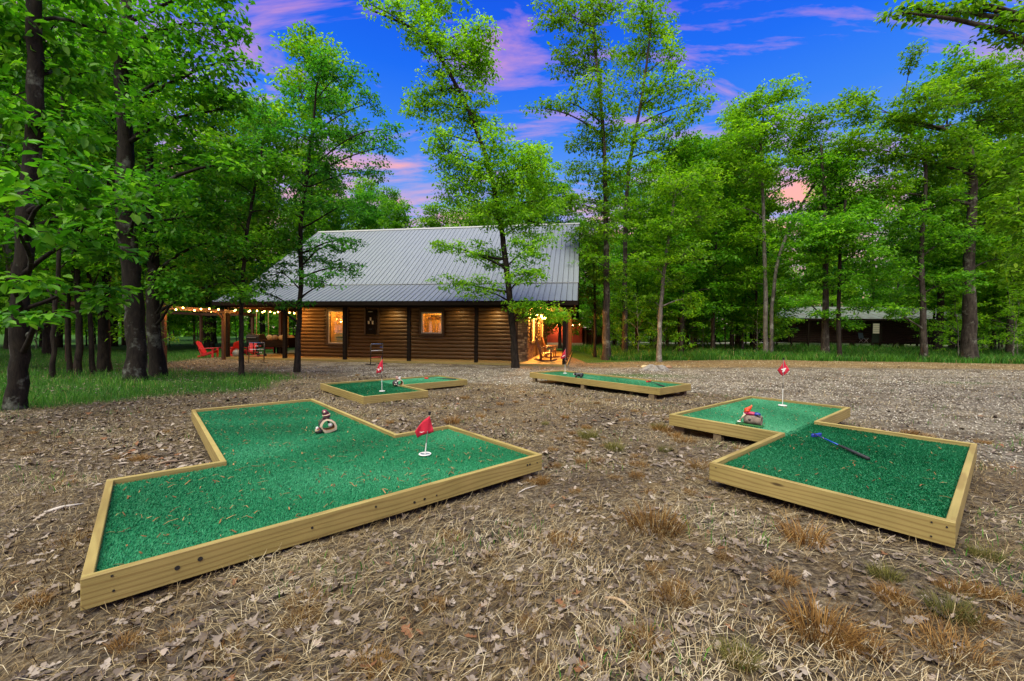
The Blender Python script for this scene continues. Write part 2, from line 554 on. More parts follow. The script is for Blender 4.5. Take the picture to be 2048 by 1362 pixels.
# ------------------------------------------------------------------ ground
RNG = np.random.default_rng(7)
_CP = np.array([(-1.88, 1.78, .045), (-.8, 2.8, .005), (.29, 3.73, -.03), (-1.4, 2.3, .015), (-4.3, 5.5, -.01), (-2.4, 2.6, .03), (-2.6, 4.2, -.02), (2.5, 2.3, .125), (1.55, 3.3, .10), (3.2, 2.9, .12), (4.1, 4.0, .09),
                (2.1, 5.5, .02), (3.4, 7, .02), (3, 8.35, -.03), (.5, 11.3, -.03), (4, 9.2, -.03), (-2.69, 7.42, -.025), (-1.7, 8.3, -.05), (-4.3, 9.3, -.09), (-2, 11, -.09),
                (0, 17, -.11), (-5, 17, -.11), (-10, 18, -.11), (2, 16, -.10), (4, 20, -.08), (0, 1, .04), (0, 24, -.11), (-8, 24, -.11), (-14, 22, -.11)])
def gh(x, y):
    x = np.asarray(x, float)
    y = np.asarray(y, float)
    num = np.zeros_like(x)
    den = np.full_like(x, 0.25)
    for cx, cy_, h in _CP:
        s = 1.1 if cy_ < 12 else 3.0
        w = np.exp(-((x - cx) ** 2 + (y - cy_) ** 2) / (2 * s * s))
        num += w * h
        den += w
    z = num / den
    n = 0.012 * np.sin(x * 1.9 + 1.3 * np.sin(y * 1.1)) * np.cos(y * 1.7 + np.sin(x * .9)) + 0.006 * np.sin(x * 5.1 + y * 3.3) * np.sin(y * 4.7 - x * 2.1)
    far = np.clip((np.hypot(x, y) - 24) / 30, 0, 1)
    return z + n * (np.hypot(x, y) < 60) + far * 0.25 * np.sin(x * .13 + 1) * np.sin(y * .11)
def ghs(x, y):
    return float(gh(np.array([x]), np.array([y]))[0])
def sstep(a, b, x):
    t = np.clip((x - a) / (b - a), 0, 1)
    return t * t * (3 - 2 * t)
def wob(x, y):
    return 0.6 * np.sin(x * 1.3 + 2 * np.sin(y * .7)) + 0.4 * np.sin(y * 2.3 + x * .8)
def z_gravel(x, y):
    near = np.maximum((x - 4.7), (y - (9.6 + np.maximum(0, 3.4 - x) * 0.38)))
    a = sstep(-0.9, 0.9, near + 0.5 * wob(x, y))
    a = a * (1 - sstep(16.4, 17.8, y + 0.4 * wob(x, y) - np.where(x < 3, 2, 0)))
    return a * sstep(-10.5, -7.5, x + 0.5 * wob(x, y))
def z_green(x, y):
    xl = np.interp(y, [0, 5.5, 6.6, 8, 9.6, 11.5, 12.9, 14, 18, 60], [-9.5, -8.2, -7.5, -6.7, -6.0, -6.0, -7.4, -13.5, -14.8, -16])
    a = 1 - sstep(-0.6, 0.5, x - xl + 0.35 * wob(x, y))
    r = sstep(21.2, 22.4, y + 0.25 * wob(x * .6, y * .6) - np.clip((9 - x) * .5, 0, 6) * -1) * (x > 3.5)
    r = r * (1 - 0.55 * sstep(34, 44, y))
    bk = sstep(30, 36, y) * 0.6
    p1 = np.exp(-(((x - 4.0) / 1.6) ** 2 + ((y - 13.6) / 0.7) ** 2)) * 0.8
    p2 = np.exp(-(((x - 12.6) / 1.2) ** 2 + ((y - 11.8) / 0.25) ** 2)) * 0.9
    return np.clip(np.maximum.reduce([a, r, bk, p1, p2]), 0, 1)
def axis(vals):
    out = []
    for a, b, n in vals:
        out += list(np.linspace(a, b, n, endpoint=False))
    return np.array(out + [vals[-1][1]])
gx = axis([(-900, -200, 6), (-200, -60, 10), (-60, -20, 24), (-20, -8, 40), (-8, 8, 128), (8, 20, 40), (20, 60, 24), (60, 200, 10), (200, 900, 6)])
gy = axis([(-300, -40, 5), (-40, -4, 8), (-4, 0.4, 12), (0.4, 10, 90), (10, 26, 64), (26, 70, 44), (70, 220, 14), (220, 1500, 8)])
X, Y = np.meshgrid(gx, gy)
V = np.stack([X.ravel(), Y.ravel(), gh(X.ravel(), Y.ravel())], 1)
nx, ny = len(gx), len(gy)
idx = np.arange(nx * ny).reshape(ny, nx)
F = np.stack([idx[:-1, :-1].ravel(), idx[:-1, 1:].ravel(), idx[1:, 1:].ravel(), idx[1:, :-1].ravel()], 1)
me = np_mesh('ground', V, F, smooth=True)
za = np.zeros((len(V), 4), np.float32)
za[:, 0] = z_gravel(V[:, 0], V[:, 1])
za[:, 1] = z_green(V[:, 0], V[:, 1])
za[:, 2] = sstep(16.6, 17.6, V[:, 1]) * (1 - sstep(22, 23.5, V[:, 1])) * sstep(2, 5, V[:, 0])
za[:, 3] = 1
at_ = me.color_attributes.new('zone', 'FLOAT_COLOR', 'POINT')
at_.data.foreach_set('color', za.ravel())
gm, nt, b = newmat('ground_litter')
vv = coords(nt, (1, 1, 1), 'Object', False)
zn = nt.nodes.new('ShaderNodeAttribute')
zn.attribute_name = 'zone'
sp = nt.nodes.new('ShaderNodeSeparateColor')
nt.links.new(zn.outputs['Color'], sp.inputs[0])
nA = noise(nt, vv, 34, 8, 0.75)
nB = noise(nt, vv, 3.2, 6, 0.65)
nC = noise(nt, vv, 110, 4, 0.7)
base = ramp(nt, [(0.33, (0.020, 0.014, 0.009)), (0.45, (0.090, 0.066, 0.042)), (0.56, (0.205, 0.165, 0.112)), (0.70, (0.42, 0.365, 0.285))], nA)
tint = ramp(nt, [(0.3, (0.72, 0.72, 0.78)), (0.5, (1.0, 1.0, 1.0)), (0.70, (1.18, 1.0, 0.66))], nB)
c = mixc(nt, base.outputs[0], tint.outputs[0], 0.9, 'MULTIPLY')
vo = nt.nodes.new('ShaderNodeTexVoronoi')
vo.inputs['Scale'].default_value = 26
nt.links.new(vv, vo.inputs['Vector'])
sv = nt.nodes.new('ShaderNodeSeparateColor')
nt.links.new(vo.outputs['Color'], sv.inputs[0])
grav = ramp(nt, [(0.0, (0.085, 0.072, 0.056)), (0.45, (0.235, 0.210, 0.172)), (0.85, (0.37, 0.34, 0.29)), (1.0, (0.56, 0.53, 0.47))], sv.outputs[0])
edge = ramp(nt, [(0.15, (1, 1, 1)), (0.6, (0.62, 0.58, 0.52))], vo.outputs['Distance'])
gc = mixc(nt, grav.outputs[0], edge.outputs[0], 0.8, 'MULTIPLY')
nD = noise(nt, vv, 1.1, 5, 0.6)
gmask = nt.nodes.new('ShaderNodeMath')
gmask.operation = 'MULTIPLY_ADD'
nt.links.new(nA, gmask.inputs[0])
gmask.inputs[1].default_value = 1.1
gmask.inputs[2].default_value = -0.55
ga = nt.nodes.new('ShaderNodeMath')
ga.operation = 'ADD'
ga.use_clamp = True
nt.links.new(gmask.outputs[0], ga.inputs[0])
nt.links.new(sp.outputs[0], ga.inputs[1])
gz = nt.nodes.new('ShaderNodeMath')
gz.operation = 'MULTIPLY'
nt.links.new(ga.outputs[0], gz.inputs[0])
gzr0 = ramp(nt, [(0.05, (0, 0, 0)), (0.7, (1, 1, 1))], sp.outputs[0])
nDr = ramp(nt, [(0.36, (0.25, 0.25, 0.25)), (0.56, (1, 1, 1))], nD)
gzm = nt.nodes.new('ShaderNodeMath')
gzm.operation = 'MULTIPLY'
nt.links.new(gzr0.outputs[0], gzm.inputs[0])
nt.links.new(nDr.outputs[0], gzm.inputs[1])
nt.links.new(gzm.outputs[0], gz.inputs[1])
c = mixc(nt, c, gc, gz.outputs[0])
nE = noise(nt, vv, 7, 7, 0.75)
strip = ramp(nt, [(0.34, (0.06, 0.040, 0.020)), (0.5, (0.19, 0.125, 0.055)), (0.66, (0.36, 0.26, 0.13))], nE)
tint2 = ramp(nt, [(0.36, (0.62, 0.62, 0.64)), (0.52, (1.0, 1.0, 1.0)), (0.66, (1.2, 1.16, 1.08))], nE)
c = mixc(nt, c, tint2.outputs[0], 0.85, 'MULTIPLY')
damp = ramp(nt, [(0.36, (0.55, 0.54, 0.56)), (0.52, (1.0, 1.0, 1.0)), (0.68, (1.15, 1.12, 1.05))], nD)
c = mixc(nt, c, damp.outputs[0], 0.9, 'MULTIPLY')
c = mixc(nt, c, strip.outputs[0], sp.outputs[2])
gr = ramp(nt, [(0.3, (0.016, 0.040, 0.006)), (0.55, (0.032, 0.105, 0.010)), (0.8, (0.075, 0.15, 0.022))], nA)
c = mixc(nt, c, gr.outputs[0], sp.outputs[1])
nt.links.new(c, b.inputs['Base Color'])
b.inputs['Roughness'].default_value = 0.9
b.inputs['Specular IOR Level'].default_value = 0.2
bh = nt.nodes.new('ShaderNodeMath')
bh.operation = 'ADD'
nt.links.new(nA, bh.inputs[0])
nt.links.new(nC, bh.inputs[1])
bump(nt, b, bh.outputs[0], 0.9, 0.03)
me.materials.append(gm)
tag(obj('ground', me), kind='structure')

# far gravel road seen between the trunks
rm = MB()
for i in range(24):
    x0, x1 = -60 + i * 10, -50 + i * 10
    yy = lambda x: 66 + 0.06 * x
    if x0 < 4 or x0 > 70: continue
    rm.add([(x0, yy(x0), ghs(x0, yy(x0)) + .05), (x1, yy(x1), ghs(x1, yy(x1)) + .05), (x1, yy(x1) + 5, ghs(x1, yy(x1) + 5) + .05), (x0, yy(x0) + 5, ghs(x0, yy(x0) + 5) + .05)], [(0, 1, 2, 3)])
tag(rm.build('road', M('pale_road', (0.42, 0.39, 0.35), (0.32, 0.30, 0.27), 2, 0.9)), kind='structure')

# ------------------------------------------------------------------ golf greens
def rot2(th):
    c, s = math.cos(th), math.sin(th)
    return np.array([[c, -s], [s, c]])
GREENS = {
    3: dict(o=(-1.882, 1.776), zt=0.200, th=0.729, poly=[(0, 0), (2.908, 0), (2.908, 1.535), (2.239, 1.535), (2.239, 4.545), (0.681, 4.545), (0.681, 1.602), (0, 1.602)]),
    4: dict(o=(0.800, 4.235), zt=0.279, th=-0.878, poly=[(1.247, 0), (2.592, 0), (2.592, 2.659), (1.335, 2.659), (1.335, 4.233), (0, 4.233), (0, 1.602), (1.247, 1.602)]),
    1: dict(o=(0.495, 11.298), zt=0.220, th=-0.890, poly=[(0, 0), (3.95, 0), (3.95, 1.264), (0, 1.264)]),
    2: dict(o=(-2.690, 7.422), zt=0.114, th=0.727, poly=[(0, 0), (1.34, 0), (1.34, 1.139), (3.12, 1.139), (3.12, 2.484), (0, 2.484)]),
}
for G in GREENS.values():
    R = rot2(G['th'])
    G['world'] = [tuple(np.array(G['o']) + R @ np.array(p)) for p in G['poly']]
def inpoly(x, y, poly):
    r = np.zeros(np.shape(x), bool)
    n = len(poly)
    for i in range(n):
        x0, y0 = poly[i]
        x1, y1 = poly[(i + 1) % n]
        if y0 == y1: continue
        c = ((y0 > y) != (y1 > y)) & (x < (x1 - x0) * (y - y0) / (y1 - y0) + x0)
        r ^= c
    return r
def on_green(x, y):
    r = np.zeros(np.shape(x), bool)
    for G in GREENS.values():
        r |= inpoly(x, y, G['world'])
    return r
LH, LT = 0.142, 0.040
def inset(poly, t):
    n = len(poly)
    out = []
    for i in range(n):
        p0, p1, p2 = (np.array(poly[(i + k) % n]) for k in (-1, 0, 1))
        d0 = (p1 - p0) / np.linalg.norm(p1 - p0)
        d1 = (p2 - p1) / np.linalg.norm(p2 - p1)
        n0 = np.array((-d0[1], d0[0]))
        n1 = np.array((-d1[1], d1[0]))
        out.append(tuple(p1 + (n0 + n1) * t))
    return out
def ribbons(P0, P1, P2, W, side=None):
    n = len(P0)
    D = P2 - P0
    if side is None:
        S = np.stack([-D[:, 1], D[:, 0], np.zeros(n)], 1)
        ln = np.linalg.norm(S, axis=1, keepdims=True)
        S = np.where(ln > 1e-5, S / np.maximum(ln, 1e-5), np.array([[1.0, 0, 0]]))
    else:
        S = side
    w = W[:, None] / 2
    V = np.stack([P0 - S * w, P0 + S * w, P1 - S * w * .85, P1 + S * w * .85, P2], 1).reshape(-1, 3)
    k = np.arange(n)[:, None] * 5
    T = np.array([[0, 1, 3], [0, 3, 2], [2, 3, 4]])
    F = (k[:, :, None] + T[None]).reshape(-1, 3)
    return V, F
def pile(poly_list, o, th, z, n, lean, seed, wd, hgt=0.010):
    r = np.random.default_rng(seed)
    P = []
    for poly in poly_list:
        a = np.array(poly)
        lo, hi = a.min(0), a.max(0)
        m = int(n * (hi - lo).prod())
        q = r.uniform(lo, hi, (m, 2))
        P.append(q[inpoly(q[:, 0], q[:, 1], poly)])
    P = np.concatenate(P)
    m = len(P)
    base = np.column_stack([P, np.full(m, z)])
    ang = r.normal(lean, 0.8, m)
    h = hgt * r.uniform(.6, 1.4, m)
    d = np.column_stack([np.cos(ang), np.sin(ang), np.zeros(m)])
    tip = base + d * (h * r.uniform(.2, 1.0, m))[:, None] + np.array([0, 0, 1]) * h[:, None]
    sa = r.uniform(0, 6.28, m)
    s = np.column_stack([np.cos(sa), np.sin(sa), np.zeros(m)]) * (wd * r.uniform(.6, 1.3, m))[:, None]
    V = np.stack([base - s, base + s, tip], 1).reshape(-1, 3)
    F = np.arange(m * 3).reshape(-1, 3)
    big = 0.5 + 0.5 * np.sin(P[:, 0] * 2.3 + 1.7 * np.sin(P[:, 1] * 1.9)) * np.cos(P[:, 1] * 2.9 + P[:, 0])
    var = np.clip(r.normal(.47, .10, m) + .50 * (big - .5), 0, 1)
    return V, F, np.repeat(var, 3)
def catkins(poly, n, z, seed):
    r = np.random.default_rng(seed)
    a = np.array(poly)
    q = r.uniform(a.min(0), a.max(0), (n * 3, 2))
    q = q[inpoly(q[:, 0], q[:, 1], poly)][:n]
    m = len(q)
    ang = r.uniform(0, 6.28, m)
    L = r.uniform(.015, .065, m) * np.where(r.random(m) < .12, 1.6, 1)
    d = np.column_stack([np.cos(ang), np.sin(ang), np.zeros(m)])
    P0 = np.column_stack([q, np.full(m, z + .011)])
    P2 = P0 + d * L[:, None] + np.column_stack([np.zeros((m, 2)), r.uniform(0, .006, m)])
    P1 = (P0 + P2) / 2 + np.column_stack([r.normal(0, .008, (m, 2)), r.uniform(.003, .012, m)])
    V, F = ribbons(P0, P1, P2, r.uniform(.004, .010, m))
    return V, F, np.repeat(r.random(m), 5)
def build_green(k, label, turf_parts, blocks, screws, dens, ncat):
    G = GREENS[k]
    o = thing('golf_green', label, 'golf green', (G['o'][0], G['o'][1], 0), G['th'], 'raised mini golf greens')
    poly, zt = G['poly'], G['zt']
    n = len(poly)
    def conv(i):
        p0, p1, p2 = (np.array(poly[(i + j) % n]) for j in (-1, 0, 1))
        a, b_ = p1 - p0, p2 - p1
        return a[0] * b_[1] - a[1] * b_[0] > 0
    rr = random.Random(k)
    for i in range(n):
        p, q = np.array(poly[i]), np.array(poly[(i + 1) % n])
        d = q - p
        L = np.linalg.norm(d)
        d = d / L
        nr = np.array((-d[1], d[0]))
        full = i % 2 == 0
        s0 = (0.0 if full else LT + .002) if conv(i) else (-LT if full else .002)
        s1 = (0.0 if full else -LT - .002) if conv((i + 1) % n) else (LT if full else -.002)
        a = p + d * s0
        ln = L - s0 + s1
        if ln < 0.05: continue
        segs = [(0, ln)] if ln < 3.2 or rr.random() < .0 else [(0, ln * .52), (ln * .52 + .002, ln)]
        if k == 3 and i == 5: segs = [(0, ln * .3), (ln * .3 + .003, ln)]
        for (t0, t1) in segs:
            c_ = a + d * ((t0 + t1) / 2) + nr * LT / 2
            mb = MB().box((0, 0, 0), (t1 - t0, LT, LH))
            bo = mb.build('frame_board', MAT['pine'], o, bevel=.003, loc=(c_[0], c_[1], zt - LH / 2 + rr.uniform(-.0015, .0015)), rot=(0, 0, math.atan2(d[1], d[0])))
    ins = inset(poly, LT + .001)
    zf = zt - .040
    mb = MB()
    mb.prism(ins, 'z', zf - .02, zf)
    me = mb.mesh('turf')
    bmx = bmesh.new(); bmx.from_mesh(me); bmesh.ops.triangulate(bmx, faces=bmx.faces); bmx.to_mesh(me); bmx.free()
    tf = obj('turf', me, MAT['turf'], o)
    for j, (polys, lean, mname) in enumerate(turf_parts):
        V, F, var = pile(polys, None, None, zf, dens, lean, k * 10 + j, .0031 if k in (3, 4) else .0042)
        m = inpoly(V[:, 0].reshape(-1, 3)[:, 0], V[:, 1].reshape(-1, 3)[:, 0], ins)
        V = V.reshape(-1, 3, 3)[m].reshape(-1, 3)
        var = var.reshape(-1, 3)[m].ravel()
        pm = obj('turf_pile', np_mesh('turf_pile', V, np.arange(len(V)).reshape(-1, 3), var), MAT[mname], tf)
        tag(pm, kind='stuff')
    V, F, var = catkins(inset(poly, LT + .02), ncat, zf, k + 50)
    cl = obj('fallen_catkins', np_mesh('fallen_catkins', V, F, var), MAT['catkin'], o)
    tag(cl, kind='stuff')
    for (u, v, sx, sy) in blocks:
        w = np.array(G['o']) + rot2(G['th']) @ np.array((u, v))
        zg = ghs(*w) - .03
        MB().box((0, 0, 0), (sx, sy, zt - LH - zg)).build('support_block', MAT['block'], o, bevel=.004, loc=(u, v, (zt - LH + zg) / 2 - .001))
    for (u, v, dz, ax, r_) in screws:
        p = Vector((u, v, zt - dz))
        dv = Vector({'x': (1, 0, 0), 'y': (0, 1, 0)}[ax])
        MB().cyl(p - dv * .0035, p + dv * .01, r_, r_, 10).build('screw', MAT['screw'], o)
    return o
rect = lambda a, b_, c_, d: [(a, c_), (b_, c_), (b_, d), (a, d)]
build_green(3, 'cross-shaped green turf golf platform holding the leaning red flag and arch figurine',
            [([GREENS[3]['poly']], 0.4, 'pile')],
            [(2.75, .1, .09, .14), (2.6, 1.4, .14, .09), (1.5, .12, .14, .09), (.78, 4.35, .09, .14), (2.1, 3.0, .09, .14), (.8, 2.5, .09, .14)],
            [(.10, 0, .022, 'y', .005), (.105, 0, .092, 'y', .005), (.33, 0, .072, 'y', .011), (.42, 0, .060, 'y', .011), (.95, 0, .066, 'y', .007), (1.34, 0, .048, 'y', .007),
             (1.62, 0, .095, 'y', .009), (1.70, 0, .093, 'y', .009), (1.8, 0, .092, 'y', .006), (2.72, 0, .060, 'y', .009), (2.75, 0, .060, 'y', .009), (2.84, 0, .064, 'y', .006)],
            26000, 700)
build_green(4, 'stepped green turf golf platform with the blue putter and gnome figurine on it',
            [([rect(0, 1.29, 1.6, 4.24)], 1.2, 'pile_sheen'), ([rect(1.2475, 2.6, 0, 2.66)], -1.6, 'pile')],
            [(.08, 1.75, .14, .09), (.6, 1.66, .09, .09), (1.2, 4.1, .09, .14), (1.25, 3.4, .09, .12), (.1, 3.2, .09, .14), (2.45, 2.5, .14, .09)],
            [(1.30, 0, .03, 'y', .004), (2.5, 0, .03, 'y', .005), (2.56, 0, .035, 'y', .005), (2.5, 0, .11, 'y', .005)],
            22000, 200)
build_green(1, 'plain rectangular green turf golf platform raised on blocks beside the porch',
            [([GREENS[1]['poly']], 0.6, 'pile_sheen')],
            [(.16, .06, .1, .1), (1.9, .06, .1, .1), (3.76, .06, .12, .1), (3.8, 1.2, .12, .1), (.16, 1.2, .1, .1), (1.9, 1.2, .1, .1)],
            [(3.6, 0, .03, 'y', .006), (3.7, 0, .05, 'y', .006), (3.88, 0, .04, 'y', .006), (1.9, 0, .08, 'y', .006)],
            9000, 60)
build_green(2, 'L-shaped green turf golf platform with a striped flag pole in its square end',
            [([rect(0, 1.34, 0, 2.49)], -1.5, 'pile'), ([rect(1.3405, 3.13, 1.13, 2.49)], 1.2, 'pile_sheen')],
            [(.06, 2.3, .09, .12), (.06, 1.2, .09, .12), (3.0, 1.25, .1, .1), (2.1, 1.2, .1, .08)],
            [(3.02, 1.139, .05, 'y', .006), (2.9, 1.139, .09, 'y', .006)], 11000, 150)

# ------------------------------------------------------------------ ground cover
def polar(n, d0, d1, seed, a0=-56, a1=56, power=1.0):
    r = np.random.default_rng(seed)
    t = r.random(n)
    if power == 2: d = np.exp(np.log(d0) + t * (np.log(d1) - np.log(d0)))
    else: d = (d0 ** (2 - power) + t * (d1 ** (2 - power) - d0 ** (2 - power))) ** (1 / (2 - power))
    y = d
    x = y * np.tan(np.radians(a1)) * r.uniform(a0 / a1, 1, n)
    return x, y, r
def patch(x, y, s=1.0, ph=0.0):
    return 0.5 + 0.25 * np.sin(x * 1.7 * s + 2.2 * np.sin(y * 1.1 * s + ph) + ph) + 0.25 * np.sin(y * 2.3 * s - 1.4 * np.sin(x * .9 * s) + 2 * ph)
# straw: dry grass lying on the ground
x, y, r = polar(300000, 0.85, 21, 11, power=1.30)
keep = (~on_green(x, y)) & (r.random(len(x)) < (1 - .80 * z_gravel(x, y)) * (1 - .85 * z_green(x, y)) * (.14 + .86 * patch(x, y, 1.3)))
x, y = x[keep], y[keep]
n = len(x)
far = np.clip(y / 4.5, .75, 3.2)
ang = r.uniform(0, 2 * np.pi, n) + 0.0
ang = np.where(r.random(n) < .5, 0.9 * np.sin(x * 1.1 + y * .7) + r.normal(0, .5, n), ang)
L = r.uniform(.05, .15, n) * np.clip(y / 8, 1, 1.5)
stand = r.random(n) < .16
d = np.column_stack([np.cos(ang), np.sin(ang), np.zeros(n)])
P0 = np.column_stack([x, y, gh(x, y) + r.uniform(0, .012, n)])
P2 = P0 + d * (L * np.where(stand, .45, 1))[:, None]
P2[:, 2] = gh(P2[:, 0], P2[:, 1]) + np.where(stand, r.uniform(.03, .09, n), r.uniform(.0, .02, n))
P1 = (P0 + P2) / 2 + np.column_stack([r.normal(0, .012, (n, 2)), np.where(stand, .015, r.uniform(.004, .022, n))])
bad = on_green(P2[:, 0], P2[:, 1])
P2[bad] = P1[bad]
V, F = ribbons(P0, P1, P2, r.uniform(.0018, .0042, n) * far)
var = np.clip(r.normal(.50, .27, n) + .5 * (patch(x, y, 2.1, 1.) - .5), 0, 1)
tag(obj('dry_straw', np_mesh('dry_straw', V, F, np.repeat(var, 5)), MAT['straw']), 'tan dry straw lying matted over the yard', 'straw', kind='stuff')
# dead leaves
def leaves_on_ground(name, n, d0, d1, seed, st, hw, size, power, matn):
    x, y, r = polar(n, d0, d1, seed, power=power)
    pt = patch(x, y, .8, 2.0)
    keep = (~on_green(x, y)) & (r.random(n) < (1 - .75 * z_gravel(x, y)) * (1 - .7 * z_green(x, y)) * (.15 + .95 * pt))
    x, y = x[keep], y[keep]
    n = len(x)
    L = size * r.uniform(.55, 1.35, n)
    yaw = r.uniform(0, 6.28, n)
    tx, ty = r.normal(0, .13, n), r.normal(0, .13, n)
    curl = r.normal(.9, 1.1, n)
    bend = r.normal(.25, .7, n)
    S = len(st)
    t = np.array(st)[None, :, None]
    w = np.array(hw)[None, :, None] * np.array([-1, 0, 1])[None, None, :]
    jit = 1 + .22 * r.normal(0, 1, (n, S, 1))
    u = (t - .5) * L[:, None, None] * np.ones((1, 1, 3))
    v = w * L[:, None, None] * jit
    z = curl[:, None, None] * v ** 2 / np.maximum(L[:, None, None], .01) + bend[:, None, None] * u ** 2 / np.maximum(L[:, None, None], .01) * .6 + u * tx[:, None, None] + v * ty[:, None, None]
    z = z - z.min(axis=(1, 2), keepdims=True)
    cx = np.cos(yaw)[:, None, None]
    sx = np.sin(yaw)[:, None, None]
    WX = x[:, None, None] + u * cx - v * sx
    WY = y[:, None, None] + u * sx + v * cx
    WZ = gh(x, y)[:, None, None] + z + r.uniform(-.004, .010, n)[:, None, None]
    V = np.stack([WX, WY, WZ], -1).reshape(-1, 3)
    ii = np.arange(S * 3).reshape(S, 3)
    q = np.concatenate([np.stack([ii[:-1, k], ii[:-1, k + 1], ii[1:, k + 1], ii[1:, k]], 1) for k in (0, 1)])
    F = (np.arange(n)[:, None, None] * S * 3 + q[None]).reshape(-1, 4)
    var = np.clip(r.normal(.48, .24, n), 0, .95)
    var[r.random(n) < .025] = 1.0
    ob = obj(name, np_mesh(name, V, F, np.repeat(var, S * 3), smooth=True), matn)
    return ob
o1 = leaves_on_ground('fallen_leaves', 8200, .85, 4.6, 21, [0, .14, .28, .40, .54, .66, .80, .9, 1], [0.01, .17, .09, .27, .12, .30, .13, .15, 0.0], .056, 1.3, MAT['litter'])
tag(o1, 'curled grey brown oak leaves fallen over the near ground', 'leaves', kind='stuff')
o2 = leaves_on_ground('fallen_leaves', 30000, 3.8, 18, 22, [0, .3, .62, 1], [0.0, .24, .30, 0.0], .070, 1.2, MAT['litter'])
tag(o2, 'small grey brown fallen leaves strewn over the yard farther off', 'leaves', kind='stuff')
# gravel
x, y, r = polar(60000, 3.4, 16, 31, -40, 56, 1.35)
keep = (~on_green(x, y)) & (r.random(len(x)) < np.maximum(z_gravel(x, y) * (.3 + .7 * patch(x, y, .7, 1.)), .05))
x, y = x[keep], y[keep]
n = len(x)
oc = np.array([(1, 0, 0), (0, 1, 0), (-1, 0, 0), (0, -1, 0), (0, 0, 1), (0, 0, -1)], float)
sc = (r.uniform(.008, .019, n) * np.clip(y / 7, .8, 1.5))[:, None, None] * np.array([1, 1, .6])[None, None] * r.uniform(.65, 1.35, (n, 6, 1))
yaw = r.uniform(0, 6.28, n)
A = oc[None] * sc
AX = A[:, :, 0] * np.cos(yaw)[:, None] - A[:, :, 1] * np.sin(yaw)[:, None]
AY = A[:, :, 0] * np.sin(yaw)[:, None] + A[:, :, 1] * np.cos(yaw)[:, None]
V = np.stack([x[:, None] + AX, y[:, None] + AY, (gh(x, y) + .006)[:, None] + A[:, :, 2]], -1).reshape(-1, 3)
T = np.array([(0, 1, 4), (1, 2, 4), (2, 3, 4), (3, 0, 4), (1, 0, 5), (2, 1, 5), (3, 2, 5), (0, 3, 5)])
F = (np.arange(n)[:, None, None] * 6 + T[None]).reshape(-1, 3)
tag(obj('gravel', np_mesh('gravel', V, F, np.repeat(np.clip(r.normal(.55, .25, n), 0, 1), 6)), MAT['gravel']), 'pale grey gravel spread over the drive', 'gravel', kind='stuff')
# green grass
def grass(name, x, y, r, hmin, hmax, wid, label):
    n = len(x)
    P0 = np.column_stack([x, y, gh(x, y) - .01])
    a = r.uniform(0, 6.28, n)
    h = r.uniform(hmin, hmax, n) * (.5 + .9 * patch(x, y, 1.2, .5))
    ln = h * r.uniform(.1, .7, n)
    d = np.column_stack([np.cos(a), np.sin(a), np.zeros(n)])
    P1 = P0 + d * (ln * .3)[:, None] + np.array([0, 0, 1]) * (h * .6)[:, None]
    P2 = P0 + d * ln[:, None] + np.array([0, 0, 1]) * h[:, None]
    sa = r.uniform(0, 6.28, n)
    s = np.column_stack([np.cos(sa), np.sin(sa), np.zeros(n)])
    V, F = ribbons(P0, P1, P2, wid, s)
    var = np.clip(r.normal(.5, .2, n) + .3 * (patch(x, y, .9, 3.) - .5), 0, .93)
    var[r.random(n) < .04] = 1.0
    tag(obj(name, np_mesh(name, V, F, np.repeat(var, 5)), MAT['grass']), label, 'grass', kind='stuff')
r = np.random.default_rng(41)
y = 5 + 20 * r.random(60000) ** 1.4
x = -y * r.uniform(.1, 1.36, 60000)
k = (r.random(60000) < z_green(x, y) * 1.1)
grass('grass', x[k], y[k], r, .06, .20, r.uniform(.005, .010, k.sum()), 'green grass growing under the trees beside the pergola')
r = np.random.default_rng(42)
y = 21.5 + 22 * r.random(62000) ** 1.8
x = y * r.uniform(.13, 1.36, 62000)
k = (r.random(62000) < z_green(x, y)) & (x > 5)
grass('grass', x[k], y[k], r, .22, .50, r.uniform(.018, .034, k.sum()), 'tall green grass along the far edge of the drive')
r = np.random.default_rng(43)
x, y, r = polar(20000, 1.2, 14, 43, power=1.4)
k = (~on_green(x, y)) & (patch(x, y, 2.2, 4.) > .74)
grass('grass', x[k], y[k], r, .03, .09, r.uniform(.003, .006, k.sum()), 'sparse green sprouts coming up through the dry yard')

# dry grass tufts
def tuft_mesh(seed, nb, rad_, h):
    r = np.random.default_rng(seed)
    rr_ = rad_ * np.sqrt(r.random(nb)) * .55
    a = r.uniform(0, 6.28, nb)
    P0 = np.column_stack([rr_ * np.cos(a), rr_ * np.sin(a), np.zeros(nb) - .01])
    a2 = a + r.normal(0, .5, nb)
    out = rr_ / rad_ * 1.2 + r.uniform(-.1, .35, nb)
    hh = h * r.uniform(.45, 1.1, nb)
    d = np.column_stack([np.cos(a2), np.sin(a2), np.zeros(nb)])
    P1 = P0 + d * (out * hh * .4)[:, None] + np.array([0, 0, 1]) * (hh * .6)[:, None]
    P2 = P0 + d * (out * hh * 1.1)[:, None] + np.array([0, 0, 1]) * hh[:, None]
    low = r.random(nb) < .24
    P2[low, 2] = .02
    P2[low, :2] += d[low, :2] * .06
    sa = r.uniform(0, 6.28, nb)
    V, F = ribbons(P0, P1, P2, r.uniform(.0025, .0045, nb), np.column_stack([np.cos(sa), np.sin(sa), np.zeros(nb)]))
    var = np.clip(r.normal(.45, .25, nb), 0, 1)
    vv_ = np.repeat(var, 5).reshape(-1, 5)
    vv_[:, :2] *= .6
    return np_mesh('grass_tuft', V, F, vv_.ravel())
TM = [tuft_mesh(1, 420, .22, .13), tuft_mesh(2, 360, .26, .11), tuft_mesh(3, 300, .17, .15), tuft_mesh(6, 260, .24, .10), tuft_mesh(7, 340, .20, .13)]
